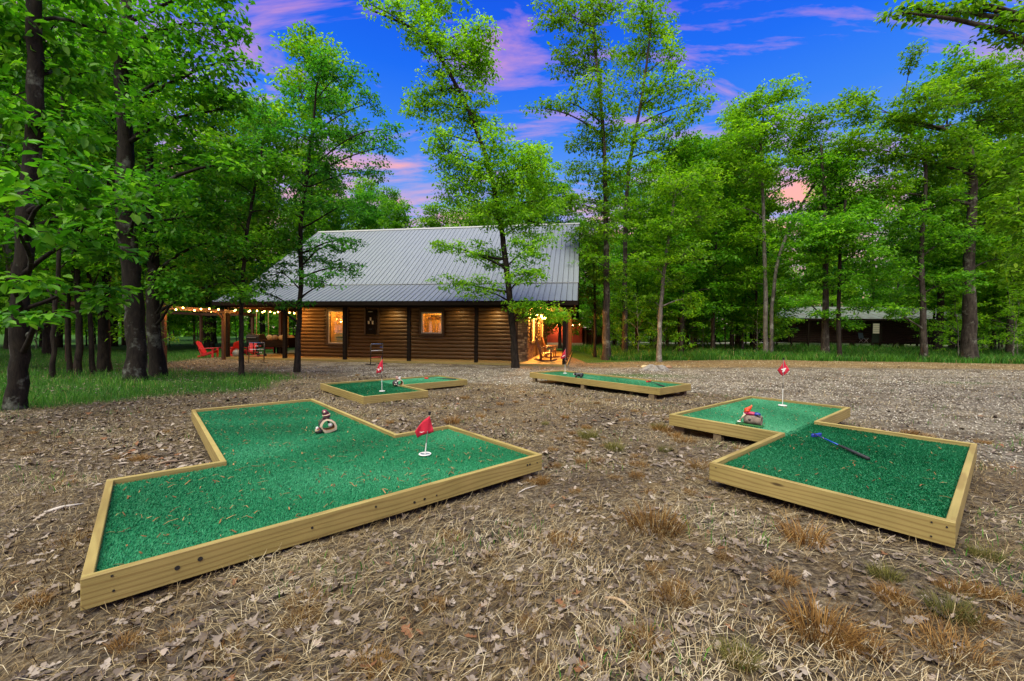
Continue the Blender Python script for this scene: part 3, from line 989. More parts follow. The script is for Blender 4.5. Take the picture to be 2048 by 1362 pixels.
TO = [tuft_mesh(s, 420, .2, .16) for s in (4, 5)]
tufts = [(1310, 1062, 1.15), (1608, 1098, .95), (1342, 1205, .62), (1635, 1285, .95), (1290, 1290, .55), (612, 1205, .5), (600, 1245, .5), (905, 1070, .42), (1022, 1050, .34), (1128, 1085, .6), (1398, 945, .8),
         (1325, 862, .8), (142, 1075, .6), (280, 912, .5), (905, 842, .9), (850, 838, .5), (1163, 926, .45), (1110, 930, .4), (1105, 898, .4), (1160, 903, .4), (1278, 935, .5), (1300, 995, .3), (1190, 1020, .28),
         (1210, 892, .4), (1370, 885, .7), (1440, 885, .6), (1820, 870, .6), (1850, 875, .6), (1965, 890, .5), (1000, 805, .5), (930, 790, .6), (1350, 875, .6), (1045, 780, .5), (715, 745, .5), (862, 748, .7), (1095, 780, .5),
         (1730, 1320, .55), (1900, 1330, .7), (1990, 1230, .5), (740, 1330, .45), (450, 1300, .4), (250, 1290, .35), (1010, 1170, .35), (1450, 1130, .3), (70, 1210, .4), (870, 1210, .35), (780, 840, .4), (700, 835, .35), (960, 830, .5), (1080, 860, .4), (1250, 840, .5), (1140, 800, .4), (1060, 960, .35), (1230, 960, .4), (330, 860, .4), (130, 960, .45), (60, 900, .4), (1480, 905, .4), (1150, 985, .3), (1380, 1000, .35), (980, 1110, .35)]
_r = random.Random(66)
for _ in range(46):
    tufts.append((_r.uniform(880, 1440), 785 + 190 * _r.random(), _r.uniform(.22, .5)))
for _ in range(16):
    tufts.append((_r.uniform(1250, 2040), _r.uniform(1120, 1345), _r.uniform(.25, .5)))
for _ in range(10):
    tufts.append((_r.uniform(20, 1100), _r.uniform(1150, 1345) if _r.random() < .6 else _r.uniform(830, 930), _r.uniform(.22, .42)))
for i, (px, py, s) in enumerate(tufts):
    p = atz(px, py, .03)
    if on_green(np.array([p.x]), np.array([p.y]))[0]: continue
    o = obj('grass_tuft', TM[(i * 7 + i // 3) % 5], MAT['tuft'], None, (p.x, p.y, ghs(p.x, p.y) - .005), (0, 0, i * 1.7), (s * 1.15, s * 1.05, s))
    sz = 'broad' if s > .78 else 'small' if s < .46 else 'middling'
    gk = min(GREENS, key=lambda g: min((p.x - a) ** 2 + (p.y - b_) ** 2 for a, b_ in GREENS[g]['world']))
    gn = {1: 'rectangular', 2: 'L-shaped', 3: 'cross-shaped', 4: 'stepped'}[gk]
    wh = ('in front of' if py > 1000 else 'close by') + f' the {gn} golf green'
    tag(o, f'{sz} tuft of dry brown grass {wh}', 'grass tuft', 'dry grass tufts in the yard')
for i, (px, py, s) in enumerate([(1175, 872, .85), (1229, 898, .75), (1318, 858, .7), (1770, 1180, .5), (1900, 1260, .6), (1090, 845, .4), (1330, 905, .5), (1970, 1140, .5), (1480, 1330, .5)]):
    p = atz(px, py, .03)
    o = obj('grass_tuft', TO[i % 2], MAT['tuft_olive'], None, (p.x, p.y, ghs(p.x, p.y) - .005), (0, 0, i * 2.1), (s, s, s))
    tag(o, f'{"broad" if s > .65 else "small"} olive green tuft of grass {"at the picture foot" if py > 1100 else "between the golf platforms"}', 'grass tuft', 'olive grass tufts')

# ------------------------------------------------------------------ log cabin
HP, HA = Vector((2.168, 17.308, 0)), rad(-9.33)
HM = Matrix.Translation(HP) @ Matrix.Rotation(HA, 4, 'Z')
def hpt(u, v, z=0.0):
    return HM @ Vector((u, v, z))
cabin = thing('log_cabin', 'brown log cabin with grey ribbed metal roof and lit porches', 'cabin', HP, HA)
U0, U1 = -13.6, -1.77
WV = 1.62
BACKV = 13.7
RIDGE, RZ = 7.65, 7.93
BRV, BRZ = 1.75, 3.65
EV, EZ = -0.42, 2.66
holes = [(-11.9, -10.9, .68, 2.33), (-6.94, -5.88, 1.24, 2.26)]
rnd = random.Random(5)

def log_mesh(L, h, depth, seed, scal=True):
    r = random.Random(seed)
    n = max(2, int(L / .16))
    prof = [(-.5, 0), (-.42, .55), (-.22, .9), (.05, 1.0), (.3, .86), (.45, .5), (.5, 0)]
    vs, fs = [], []
    ph = r.uniform(0, 6)
    for i in range(n + 1):
        x = -L / 2 + L * i / n
        wv = .10 * math.sin(x * 6.1 + ph) + .07 * math.sin(x * 11.3 + ph * 2) + r.uniform(-.04, .04)
        for (zz, dd) in prof:
            zz2 = zz + (wv * .8 if zz < -.1 else wv * .25 if abs(zz) < .3 else 0) * (abs(zz) < .45)
            vs.append((x, -dd * depth * (1 + .25 * wv), zz2 * h))
    k = len(prof)
    for i in range(n):
        for j in range(k - 1):
            fs.append((i * k + j, i * k + j + 1, (i + 1) * k + j + 1, (i + 1) * k + j))
    fs.append(tuple(range(k)))
    fs.append(tuple(n * k + j for j in reversed(range(k))))
    m = MB().add(vs, fs)
    return m.mesh('log', True)

def wall_cells(hs, a0, a1, z0, z1):
    """rectangles of a wall around its openings"""
    ed = sorted({a0, a1} | {h[0] for h in hs} | {h[1] for h in hs})
    out = []
    for a, b_ in zip(ed[:-1], ed[1:]):
        hh = sorted([(h[2], h[3]) for h in hs if h[0] <= a + 1e-6 and h[1] >= b_ - 1e-6])
        z = z0
        for lo, hi in hh:
            if lo > z: out.append((a, b_, z, lo))
            z = hi
        if z < z1: out.append((a, b_, z, z1))
    return out
mb = MB()
for a, b_, z0, z1 in wall_cells(holes, U0, U1, -.1, 2.62):
    mb.box(((a + b_) / 2, WV + .10, (z0 + z1) / 2), (b_ - a, .16, z1 - z0))
wall_f = mb.build('front_wall', MAT['trim'], cabin)
CH = .178
nc = 0
z = .02
while z < 2.55:
    cuts = [(h[0] - .10, h[1] + .10) for h in holes if h[2] - .09 < z + CH and h[3] + .09 > z]
    seg, a = [], U0
    for c0, c1 in sorted(cuts):
        seg.append((a, c0))
        a = c1
    seg.append((a, -2.22))
    for a, b_ in seg:
        obj('log', log_mesh(b_ - a, CH, .062, nc * 7 + int(a * 10)), MAT['log'], wall_f, ((a + b_) / 2, WV + .02, z + CH / 2))
    z += CH
    nc += 1
obj('end_board', MB().box((0, 0, 0), (.10, .12, 2.6)).mesh('end_board'), MAT['trim'], wall_f, (-13.62, WV - .02, 1.28))
obj('end_board', MB().box((0, 0, 0), (.10, .12, 2.6)).mesh('end_board'), MAT['redwood'], wall_f, (-2.26, WV - .02, 1.28))
# side walls and back wall
sholes = [(2.9, 4.25, .85, 2.2), (8.0, 9.35, .85, 2.2), (5.3, 6.2, .02, 2.1)]
mb = MB()
for a, b_, z0, z1 in wall_cells(sholes, WV + .19, BACKV, -.1, 2.62):
    mb.box((U1 - .1, (a + b_) / 2, (z0 + z1) / 2), (.16, b_ - a, z1 - z0))
wall_s = mb.build('gable_wall', MAT['trim'], cabin)
z = .88
k = 0
while z < 2.5:
    cuts = sorted([(h[0] - .08, h[1] + .08) for h in sholes if h[2] - .05 < z + CH and h[3] + .05 > z])
    a = 1.95
    for c0, c1 in cuts + [(13.6, 14)]:
        L = c0 - a
        obj('log', log_mesh(L, CH, .062, 900 + k), MAT['log'], wall_s, (U1 - .02, (a + c0) / 2, z + CH / 2), (0, 0, rad(90)))
        a = c1
        k += 1
    z += CH
for u, nm in ((U0 + .1, 'end_wall'),):
    MB().box((u, (WV + .2 + BACKV) / 2, 1.26), (.16, BACKV - WV - .22, 2.72)).build(nm, MAT['log'], cabin)
MB().box(((U0 + U1) / 2, BACKV + .1, 1.26), (U1 - U0, .16, 2.72)).build('back_wall', MAT['log'], cabin)
# gable triangles
for u in (U1 - .1, U0 + .1):
    MB().prism([(EV + .6, 2.63), (2 * RIDGE - EV - .6, 2.63), (2 * RIDGE - BRV, BRZ - .28), (RIDGE, RZ - .30), (BRV, BRZ - .28)], 'x', u - .07, u + .07).build('gable_siding', MAT['redwood'], cabin)

# windows of the front wall, lit from the room behind
def window(parent, c, w, h, axis, depth_dir, blinds, room=True):
    """c: centre; axis 'u' (front wall) or 'v' (gable wall)"""
    o = bpy.data.objects.new('window', None)
    link(o, parent)
    o.location = c
    o.rotation_euler = (0, 0, 0 if axis == 'u' else rad(90))
    tw, fw = .10, .055
    for (x, z, sx, sz) in ((0, h / 2 + tw / 2, w + 2 * tw, tw), (0, -h / 2 - tw / 2, w + 2 * tw, tw), (-w / 2 - tw / 2, 0, tw, h), (w / 2 + tw / 2, 0, tw, h)):
        MB().box((0, 0, 0), (sx - .002, .06, sz - .002)).build('trim_board', MAT['trim'], o, bevel=.004, loc=(x, -.07, z))
    for (x, z, sx, sz) in ((0, h / 2 - fw / 2, w, fw), (0, -h / 2 + fw / 2, w, fw), (-w / 2 + fw / 2, 0, fw, h - 2 * fw), (w / 2 - fw / 2, 0, fw, h - 2 * fw)):
        MB().box((0, 0, 0), (sx - .003, .07, sz - .003)).build('sash', MAT['whiteframe'], o, bevel=.004, loc=(x, -.04, z))
    MB().box((0, 0, 0), (w - 2 * fw, .006, h - 2 * fw)).build('pane', MAT['glass'], o, loc=(0, -.03, 0))
    if room:
        D = .9
        mb = MB()
        e = .25
        mb.box((0, .16 + D, 0), (w + 2 * e, .03, h + 2 * e))
        for s in (-1, 1):
            mb.box((s * (w / 2 + e), .16 + D / 2, 0), (.03, D, h + 2 * e))
            mb.box((0, .16 + D / 2, s * (h / 2 + e)), (w + 2 * e, D, .03))
        mb.build('room_lining', MAT['plaster'], o)
        ld = bpy.data.lights.new('room_lamp', 'POINT')
        ld.energy = 5.5 * w * h
        ld.color = (1.0, .52, .13)
        ld.shadow_soft_size = .06
        lo = bpy.data.objects.new('room_lamp', ld)
        link(lo, o)
        lo.location = (.1, .55, h / 2 + .17)
    if blinds:
        for i in range(int(h / .05)):
            zz = -h / 2 + .04 + i * .05
            for (x0, x1) in blinds:
                MB().box((0, 0, 0), ((x1 - x0) * w, .03, .006)).build('blind_slat', MAT['plaster'] if i % 4 else MAT['trim'], o, loc=(((x0 + x1) / 2) * w, .10, zz))
    return o
w1 = window(wall_f, (-11.4, WV, 1.505), 1.0, 1.65, 'u', 1, None)
bm1 = MB()
bm1.box((-.12, .75, -.62), (.62, .3, .12))
bm1.box((-.2, .80, -.40), (.36, .10, .22))
bm1.build('cushion', MAT['whiteframe'], w1)
for i in range(7):
    MB().box((0, 0, 0), (.34, .012, .045)).build('slat', MAT['trim'], w1, loc=(.04 + .02 * (i % 2), .98, .62 - i * .16))
MB().box((-.12, .70, -.52), (.7, .34, .06)).build('bench', MAT['trim'], w1)
w2 = window(wall_f, (-6.41, WV, 1.75), 1.06, 1.02, 'u', 1, [(-.42, -.18), (.16, .42)])
MB().box((0, .9, .38), (.8, .02, .10)).build('slat', MAT['trim'], w2)
ws1 = window(wall_s, (U1, 3.575, 1.525), 1.35, 1.35, 'v', 1, None, False)
ws2 = window(wall_s, (U1, 8.675, 1.525), 1.35, 1.35, 'v', 1, None, False)
for w_ in (ws1, ws2):
    MB().box((0, .12, 0), (1.3, .02, 1.3)).build('curtain', MAT['mortar'], w_)
MB().box((U1 - .04, 5.75, 1.06), (.06, .9, 2.08)).build('door', MAT['redwood'], cabin, bevel=.01)
for v_ in (5.24, 6.26):
    MB().box((U1 + .03, v_, 1.06), (.05, .11, 2.1)).build('door_trim', MAT['redwood'], cabin)

# dark cabinet on the wall
pn = bpy.data.objects.new('wall_cabinet', None)
link(pn, cabin)
pn.location = (-9.53, WV - .08, 1.78)
MB().box((0, -.02, 0), (.46, .16, 1.22)).build('case', MAT['darkwood'], pn, bevel=.01)
for (x, z) in ((0, .14), (-.10, -.03), (.11, -.03)):
    MB().box((x, -.106, z), (.085, .012, .15)).build('tan_square', MAT['whiteframe'], pn)
MB().box((.0, -.11, .50), (.22, .05, .03)).build('light_bar', MAT['steel'], pn)
MB().box((0, -.108, -.36), (.18, .014, .06)).build('latch_plate', MAT['rubber'], pn)
for s in (-.36, .36):
    MB().box((s, .02, .02), (.09, .06, 1.36)).build('side_trim', MAT['trim'], pn)

# stacked stone at the corner
st = MB().box((-1.98, WV + .04, 1.28), (.42, .1, 2.64)).build('stone_corner', MAT['mortar'], cabin)
MB().box((U1 - .04, 1.86, 1.28), (.06, .3, 2.64)).build('stone_return', MAT['mortar'], st)
smesh = []
STN = [MAT['stone'], M('stone_dark', (.20, .13, .07), (.10, .065, .035), 9, .85, .5), M('stone_pale', (.50, .38, .22), (.34, .24, .13), 9, .85, .5)]
for s in range(6):
    r = random.Random(s)
    m = MB().box((0, 0, 0), (1, 1, 1))
    m.v = [(x * (1 + r.uniform(-.12, .06)), y * (1 + r.uniform(-.3, .1)), zz * (1 + r.uniform(-.15, .05))) for x, y, zz in m.v]
    me = m.mesh('stone')
    me.materials.append(STN[s % 3])
    smesh.append(me)
z = 0.0
while z < 2.55:
    h = rnd.uniform(.055, .13)
    u = -2.19
    while u < -1.79:
        L = min(rnd.uniform(.09, .24), -1.765 - u)
        o = obj('stone', rnd.choice(smesh), None, st, (u + L / 2, WV - .02 - rnd.uniform(0, .02), z + h / 2), (0, rnd.uniform(-.03, .03), 0), (L * .90, .08, h * .84))
        u += L
    v = WV
    while v < 1.98:
        L = min(rnd.uniform(.10, .26), 2.0 - v)
        obj('stone', rnd.choice(smesh), None, st, (U1 + .01 + rnd.uniform(0, .02), v + L / 2, z + h / 2), (0, 0, rad(90)), (L * .90, .07, h * .84))
        v += L
    z += h
mb = MB()
z = 0.0
while z < .84:
    h = rnd.uniform(.07, .13)
    for (va, vb) in ((2.0, 5.18), (6.32, 13.4)):
        v = va
        while v < vb:
            L = rnd.uniform(.10, .30)
            mb.box((U1 + .0 + rnd.uniform(0, .02), v + L / 2, z + h / 2), (.06, L * .95, h * .93))
            v += L
    z += h
tag(mb.build('stone_skirt', MAT['stone'], cabin, bevel=.008), kind='stuff')
MB().box((U1 + .03, 3.6, .875), (.10, 3.2, .05)).build('stone_cap', MAT['redwood'], cabin)
MB().box((U1 + .03, 9.9, .875), (.10, 7.1, .05)).build('stone_cap', MAT['redwood'], cabin)

# porch: deck boards, joists, posts, beams, ceiling
deck = MB().box(((-16.42 + .05) / 2, .8, -.135), (16.45, 1.58, .11)).build('deck', MAT['trim'], cabin)
mb_ = MB().box((0, 0, 0), (16.5, .138, .035))
dm = mb_.mesh('deck_board')
dm.materials.append(MAT['deck'])
for i in range(12):
    obj('deck_board', dm, None, deck, (-8.18, -.0 + i * .142, -.018 + .001 * (i % 3)))
dm2 = MB().box((0, 0, 0), (11.6, .138, .035)).mesh('deck_board')
dm2.materials.append(MAT['deck'])
for i in range(13):
    obj('deck_board', dm2, None, deck, (-1.70 + i * .142, 7.6, -.018 + .001 * (i % 3)), (0, 0, rad(90)))
for i in range(20):
    obj('deck_board', dm2, None, deck, (-16.36 + i * .142, 7.6, -.018 + .001 * (i % 3)), (0, 0, rad(90)))
MB().box((-8.18, -.10, -.085), (16.5, .04, .16)).build('rim_joist', MAT['pine'], deck)
MB().box((.16, 6.6, -.085), (.04, 13.4, .16)).build('rim_joist', MAT['deck'], deck)
PU = [-16.23, -13.11, -10.02, -6.89, -3.78, .04]
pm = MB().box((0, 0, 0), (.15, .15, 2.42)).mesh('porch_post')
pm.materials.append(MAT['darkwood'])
pr = MB().box((0, 0, 0), (.15, .15, 2.42)).mesh('porch_post')
pr.materials.append(MAT['redwood'])
for i, u in enumerate(PU):
    obj('porch_post', pm, None, cabin, (u, 0, 1.205))
for v in (2.7, 5.4, 8.1, 10.8, 13.5):
    obj('porch_post', pr, None, cabin, (.04, v, 1.205))
for v in (3.6, 7.2, 10.8, 13.5):
    obj('porch_post', pr, None, cabin, (-16.23, v, 1.205))
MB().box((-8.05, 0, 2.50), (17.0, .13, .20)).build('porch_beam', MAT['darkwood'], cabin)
MB().box((.04, 6.9, 2.50), (.13, 13.6, .20)).build('porch_beam', MAT['redwood'], cabin)
MB().box((-16.23, 6.9, 2.50), (.13, 13.6, .20)).build('porch_beam', MAT['redwood'], cabin)
MB().box((-.9, 13.5, 2.50), (1.7, .13, .20)).build('porch_beam', MAT['redwood'], cabin)
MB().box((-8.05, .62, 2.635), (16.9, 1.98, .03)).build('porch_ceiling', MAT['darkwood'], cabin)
MB().box((-.62, 7.7, 2.637), (2.2, 11.9, .03)).build('porch_ceiling', MAT['redwood'], cabin)
MB().box((-15.1, 7.7, 2.637), (2.8, 11.9, .03)).build('porch_ceiling', MAT['redwood'], cabin)

# roof
RU0, RU1 = -16.66, .59
roof = bpy.data.objects.new('roof', None)
link(roof, cabin)
def slab(name, a, b_, th, mat):
    (va, za), (vb, zb) = a, b_
    MB().prism([(va, za - .02), (vb, zb - .02), (vb, zb - th), (va, za - th)], 'x', RU0 + .02, RU1 - .02).build(name, mat, roof)
slab('roof_deck', (EV + .02, EZ), (BRV, BRZ), .12, MAT['darkwood'])
slab('roof_deck', (BRV, BRZ), (RIDGE, RZ), .14, MAT['darkwood'])
M2 = lambda v: 2 * RIDGE - v
slab('roof_deck', (M2(BRV), BRZ), (M2(RIDGE), RZ), .14, MAT['darkwood'])
slab('roof_deck', (M2(EV) - .02, EZ), (M2(BRV), BRZ), .12, MAT['darkwood'])
NP = 70
PW = (RU1 - RU0) / NP
def panel_mesh(L):
    prof = [(.016, 0), (.022, .034), (.040, .034), (.050, 0), (PW * .42, 0), (PW * .44, .006), (PW * .47, .006), (PW * .49, 0), (PW * .70, 0), (PW * .72, .006), (PW * .75, .006), (PW * .77, 0), (PW, 0)]
    vs = [(x, 0, z) for x, z in prof] + [(x, L, z) for x, z in prof]
    n = len(prof)
    me = MB().add(vs, [(i, i + 1, n + i + 1, n + i) for i in range(n - 1)]).mesh('roof_panel')
    me.materials.append(MAT['metalroof'])
    return me
for (va, za), (vb, zb) in (((EV, EZ), (BRV + .02, BRZ + .01)), ((BRV - .06, BRZ + .0), (RIDGE, RZ)), ((M2(BRV) + .02, BRZ + .01), (M2(EV), EZ)), ((RIDGE, RZ), (M2(BRV) + .06, BRZ))):
    if za > zb: va, za, vb, zb, fl = vb, zb, va, za, True
    else: fl = False
    L = math.hypot(vb - va, zb - za)
    pmesh = panel_mesh(L)
    ang = math.atan2(zb - za, abs(vb - va))
    if fl:
        o = obj('roof_panel', pmesh, None, roof)
        # the slope behind the ridge is not in view: it is one sheet
        bpy.data.objects.remove(o)
        MB().prism([(va, za), (vb, zb), (vb, zb + .012), (va, za + .012)], 'x', RU0, RU1).build('rear_roof_sheet', MAT['metalroof'], roof)
        continue
    for i in range(NP):
        obj('roof_panel', pmesh, None, roof, (RU0 + i * PW, va, za), (ang, 0, 0))
MB().box((-8.03, BRV - .05, BRZ + .005), (RU1 - RU0, .05, .022)).build('seam_flashing', MAT['flash'], roof)
MB().prism([(RIDGE - .16, RZ - .075), (RIDGE, RZ + .045), (RIDGE + .16, RZ - .075), (RIDGE, RZ + .025)], 'x', RU0, RU1).build('ridge_cap', MAT['flash'], roof)
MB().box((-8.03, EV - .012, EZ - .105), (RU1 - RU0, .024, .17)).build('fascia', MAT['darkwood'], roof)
for u in (RU0 - .0, RU1 + .0):
    for s in (1, -1):
        f = (lambda v: v) if s == 1 else M2
        for a, b_ in (((EV, EZ), (BRV, BRZ)), ((BRV, BRZ), (RIDGE, RZ))):
            MB().prism([(f(a[0]), a[1] + .03), (f(b_[0]), b_[1] + .03), (f(b_[0]), b_[1] - .2), (f(a[0]), a[1] - .2)], 'x', u - .02, u + .02).build('rake_board', MAT['darkwood'], roof)
# downlights under the porch ceiling
def downlight(u, v, e):
    o = bpy.data.objects.new('soffit_lamp', None)
    link(o, cabin)
    o.location = (u, v, 2.62)
    MB().cyl((0, 0, -.03), (0, 0, 0), .07, .075, 14).build('lamp_ring', MAT['white'], o)
    MB().cyl((0, 0, -.036), (0, 0, -.031), .05, .05, 14).build('lamp_lens', MAT['bulb'], o)
    ld = bpy.data.lights.new('downlight', 'SPOT')
    ld.energy = e
    ld.color = (1.0, .72, .34)
    ld.spot_size = rad(150)
    ld.spot_blend = .9
    ld.shadow_soft_size = .05
    lo = bpy.data.objects.new('downlight', ld)
    link(lo, o)
    lo.location = (0, 0, -.05)
for u, e in ((-12.0, 2.5), (-8.35, 16), (-5.0, 7), (-3.2, 18)):
    downlight(u, 1.15, e)
# wall lamps on the gable porch
for v, e in ((3.3, 150), (7.1, 150), (9.4, 80)):
    o = bpy.data.objects.new('wall_lamp', None)
    link(o, cabin)
    o.location = (U1 + .10, v, 2.34)
    MB().box((-.06, 0, .0), (.03, .10, .16)).build('lamp_plate', MAT['black'], o)
    MB().tube([(-.05, 0, .03), (.05, 0, .10), (.10, 0, .07)], .012, 8).build('lamp_arm', MAT['black'], o)
    MB().tube([(.10, 0, .09), (.10, 0, .05)], [.04, .055], 12).build('lamp_cap', MAT['black'], o)
    MB().ball((.10, 0, -.03), (.06, .06, .075), 14, 10).build('lamp_bulb', MAT['bulb'], o, smooth=True)
    ld = bpy.data.lights.new('porch_light', 'POINT')
    ld.energy = e
    ld.color = (1.0, .42, .075)
    ld.shadow_soft_size = .05
    lo = bpy.data.objects.new('porch_light', ld)
    link(lo, o)
    lo.location = (.20, 0, -.03)

# ------------------------------------------------------------------ cabins beyond the trees
def far_cabin():
    p = at(1712, 700, 42)
    o = thing('log_cabin', 'dark log cabin with mossy metal roof half hidden by trees', 'cabin', (p.x, p.y, ghs(p.x, p.y)), rad(-4))
    W, D, H = 15.0, 7.0, 2.5
    f = .55
    wall = MB().box((0, 0, 0), (W, D, H)).build('wall', MAT['darkwood'], o, loc=(.8, D / 2, f + H / 2))
    lm = log_mesh(W, .19, .07, 77)
    lm.materials.append(M('old_log', (0.045, .020, .012), (.022, .010, .007), 5, .8, .2, (.5, 5, 5)))
    for i in range(13):
        obj('log', lm, None, wall, (0, -D / 2 - .005, -H / 2 + .1 + i * .19))
    rf = bpy.data.objects.new('roof', None)
    link(rf, o)
    rmt = M('mossy_roof', (.18, .23, .20), (.10, .09, .07), 1.1, .6)
    for s, (va, za, vb, zb) in enumerate(((-1.6, f + H - .15, D / 2, f + H + 1.35), (D + .6, f + H - .1, D / 2, f + H + 1.35))):
        n = 26
        for i in range(n):
            x0 = -W / 2 - 1.2 + i * (W + 4) / n
            mb = MB().add([(x0, va, za), (x0 + .03, va, za + .03), (x0 + .07, va, za), (x0 + (W + 4) / n, va, za), (x0, vb, zb), (x0 + .03, vb, zb + .03), (x0 + .07, vb, zb), (x0 + (W + 4) / n, vb, zb)], [(0, 1, 5, 4), (1, 2, 6, 5), (2, 3, 7, 6)])
            if s == 0 or i == 0:
                if s == 1:
                    mb = MB().prism([(va, za), (vb, zb), (vb, zb - .05), (va, za - .05)], 'x', -W / 2 - 1.2, W / 2 + 2.8)
                mb.build('roof_panel', rmt, rf)
    MB().box((.8, -1.6, f + H - .25), (W + 3.6, .05, .18)).build('fascia', MAT['darkwood'], rf)
    MB().box((.8, -.7, f - .05), (W, 1.6, .1)).build('deck', MAT['darkwood'], o)
    MB().box((-W / 2 - .3, 1.0, f - .05), (2.0, 3.4, .1)).build('deck', MAT['darkwood'], o)
    for x in (-8.6, -7.2, -5.6, -2.5, 1.2, 4.6, 8.0):
        MB().box((x, -1.45, f + H / 2 - .3), (.13, .13, H + .3)).build('porch_post', MAT['darkwood'], o)
    for x in np.linspace(-8.6, -6.9, 9):
        MB().box((x, -.7, f + .45), (.04, .04, .9)).build('baluster', MAT['darkwood'], o)
    MB().box((-7.7, -.7, f + .92), (1.9, .08, .05)).build('rail', MAT['darkwood'], o)
    for i in range(6):
        MB().box((-5 + i * 2.4, .3, f / 2 - .2), (.3, .3, f + .4)).build('pier', MAT['mortar'], o)
    dr = MB().box((1.9, -.10, f + 1.0), (.95, .06, 2.0)).build('door', M('green_door', (.035, .075, .035), None, 4, .6), o)
    MB().box((1.9, -.145, f + 1.42), (.82, .03, 1.0)).build('door_window', emat('curtained_window', (.62, .60, .38), .05), dr)
    for i in range(4):
        MB().box((1.9, -.165, f + 1.12 + i * .2), (.82, .012, .02)).build('muntin', MAT['trim'], dr)
    MB().ball((-1.9, -.25, f + 1.95), .05).build('lamp_bulb', MAT['bulb_dim'], o)
    # camp chair on the porch
    q = o.matrix_world
    return p
far_cabin()
def red_cabin():
    p = at(1118, 690, 50)
    o = thing('red_cabin', 'red cabin with string lights seen past the porch', 'cabin', (p.x, p.y, ghs(p.x, p.y)), rad(-5))
    rd = M('barn_red', (.30, .040, .022), (.20, .026, .015), 4, .7, .2, (1, 1, .2))
    wl_ = MB().box((0, 0, 0), (5.6, 6, 2.6)).build('wall', rd, o, loc=(0, 3, 1.6))
    for i in range(18):
        MB().box((0, 0, 0), (.05, .03, 2.6)).build('batten', rd, wl_, loc=(-2.7 + i * .317, -3.01, 0))
    MB().prism([(-2.9, 2.9), (2.9, 2.9), (0, 4.6)], 'y', .0, 6).build('gable', rd, o)
    MB().prism([(-3.2, 2.85), (0, 4.72), (3.2, 2.85), (3.2, 2.72), (0, 4.58), (-3.2, 2.72)], 'y', -1.2, 6.3).build('roof', MAT['darkwood'], o)
    MB().box((0, -.02, .16), (5.7, .12, .34)).build('foundation', M('pale_concrete', (.4, .4, .38), None, 4, .9), o)
    MB().box((4.6, 1.5, 2.1), (3.4, 3.2, .16)).build('lean_to_roof', MAT['darkwood'], o)
    for x in (3.2, 6.1):
        MB().box((x, .1, 1.0), (.14, .14, 2.1)).build('post', MAT['redwood'], o)
    MB().box((4.6, 2.9, 1.0), (3.2, .1, 2.0)).build('lean_to_wall', MAT['redwood'], o)
    for x in (-2.2, -1.2, -.2, .7, 1.6, 2.4):
        MB().ball((x, -.45, 2.45 - .1 * math.sin(x * 2)), .055).build('bulb', MAT['bulb_dim'], o)
    ld = bpy.data.lights.new('string_glow', 'POINT')
    ld.energy = 60
    ld.color = (1, .45, .15)
    ld.shadow_soft_size = .3
    lo = bpy.data.objects.new('string_glow', ld)
    link(lo, o)
    lo.location = (0, -.7, 2.4)
red_cabin()

# ------------------------------------------------------------------ trees
def tube_np(P, R, n):
    """one tube along P (k,3) with radii R (k,)"""
    P = np.asarray(P, float)
    D = np.gradient(P, axis=0)
    D /= np.maximum(np.linalg.norm(D, axis=1, keepdims=True), 1e-6)
    ref = np.array([0.36, 0.93, 0.05]) if abs(D[0, 2]) > .6 else np.array([0.1, 0.05, 1.0])
    A = np.cross(D, ref)
    A /= np.maximum(np.linalg.norm(A, axis=1, keepdims=True), 1e-6)
    B = np.cross(D, A)
    t = np.arange(n) * 2 * np.pi / n
    V = P[:, None] + (A[:, None] * np.cos(t)[None, :, None] + B[:, None] * np.sin(t)[None, :, None]) * np.asarray(R)[:, None, None]
    k = len(P)
    i = np.arange(k - 1)[:, None]
    j = np.arange(n)[None]
    F = np.stack([i * n + j, i * n + (j + 1) % n, (i + 1) * n + (j + 1) % n, (i + 1) * n + j], -1).reshape(-1, 4)
    return V.reshape(-1, 3), F
class Acc:
    def __init__(s): s.V, s.F, s.n = [], [], 0
    def add(s, V, F):
        s.V.append(V); s.F.append(F + s.n); s.n += len(V)
    def get(s): return np.concatenate(s.V), np.concatenate(s.F)
def smooth_path(P, m):
    P = np.asarray(P, float)
    t = np.linspace(0, 1, len(P))
    q = np.linspace(0, 1, m)
    out = np.stack([np.interp(q, t, P[:, i]) for i in range(P.shape[1])], 1)
    for _ in range(2):
        out[1:-1] = (out[:-2] + 2 * out[1:-1] + out[2:]) / 4
    return out
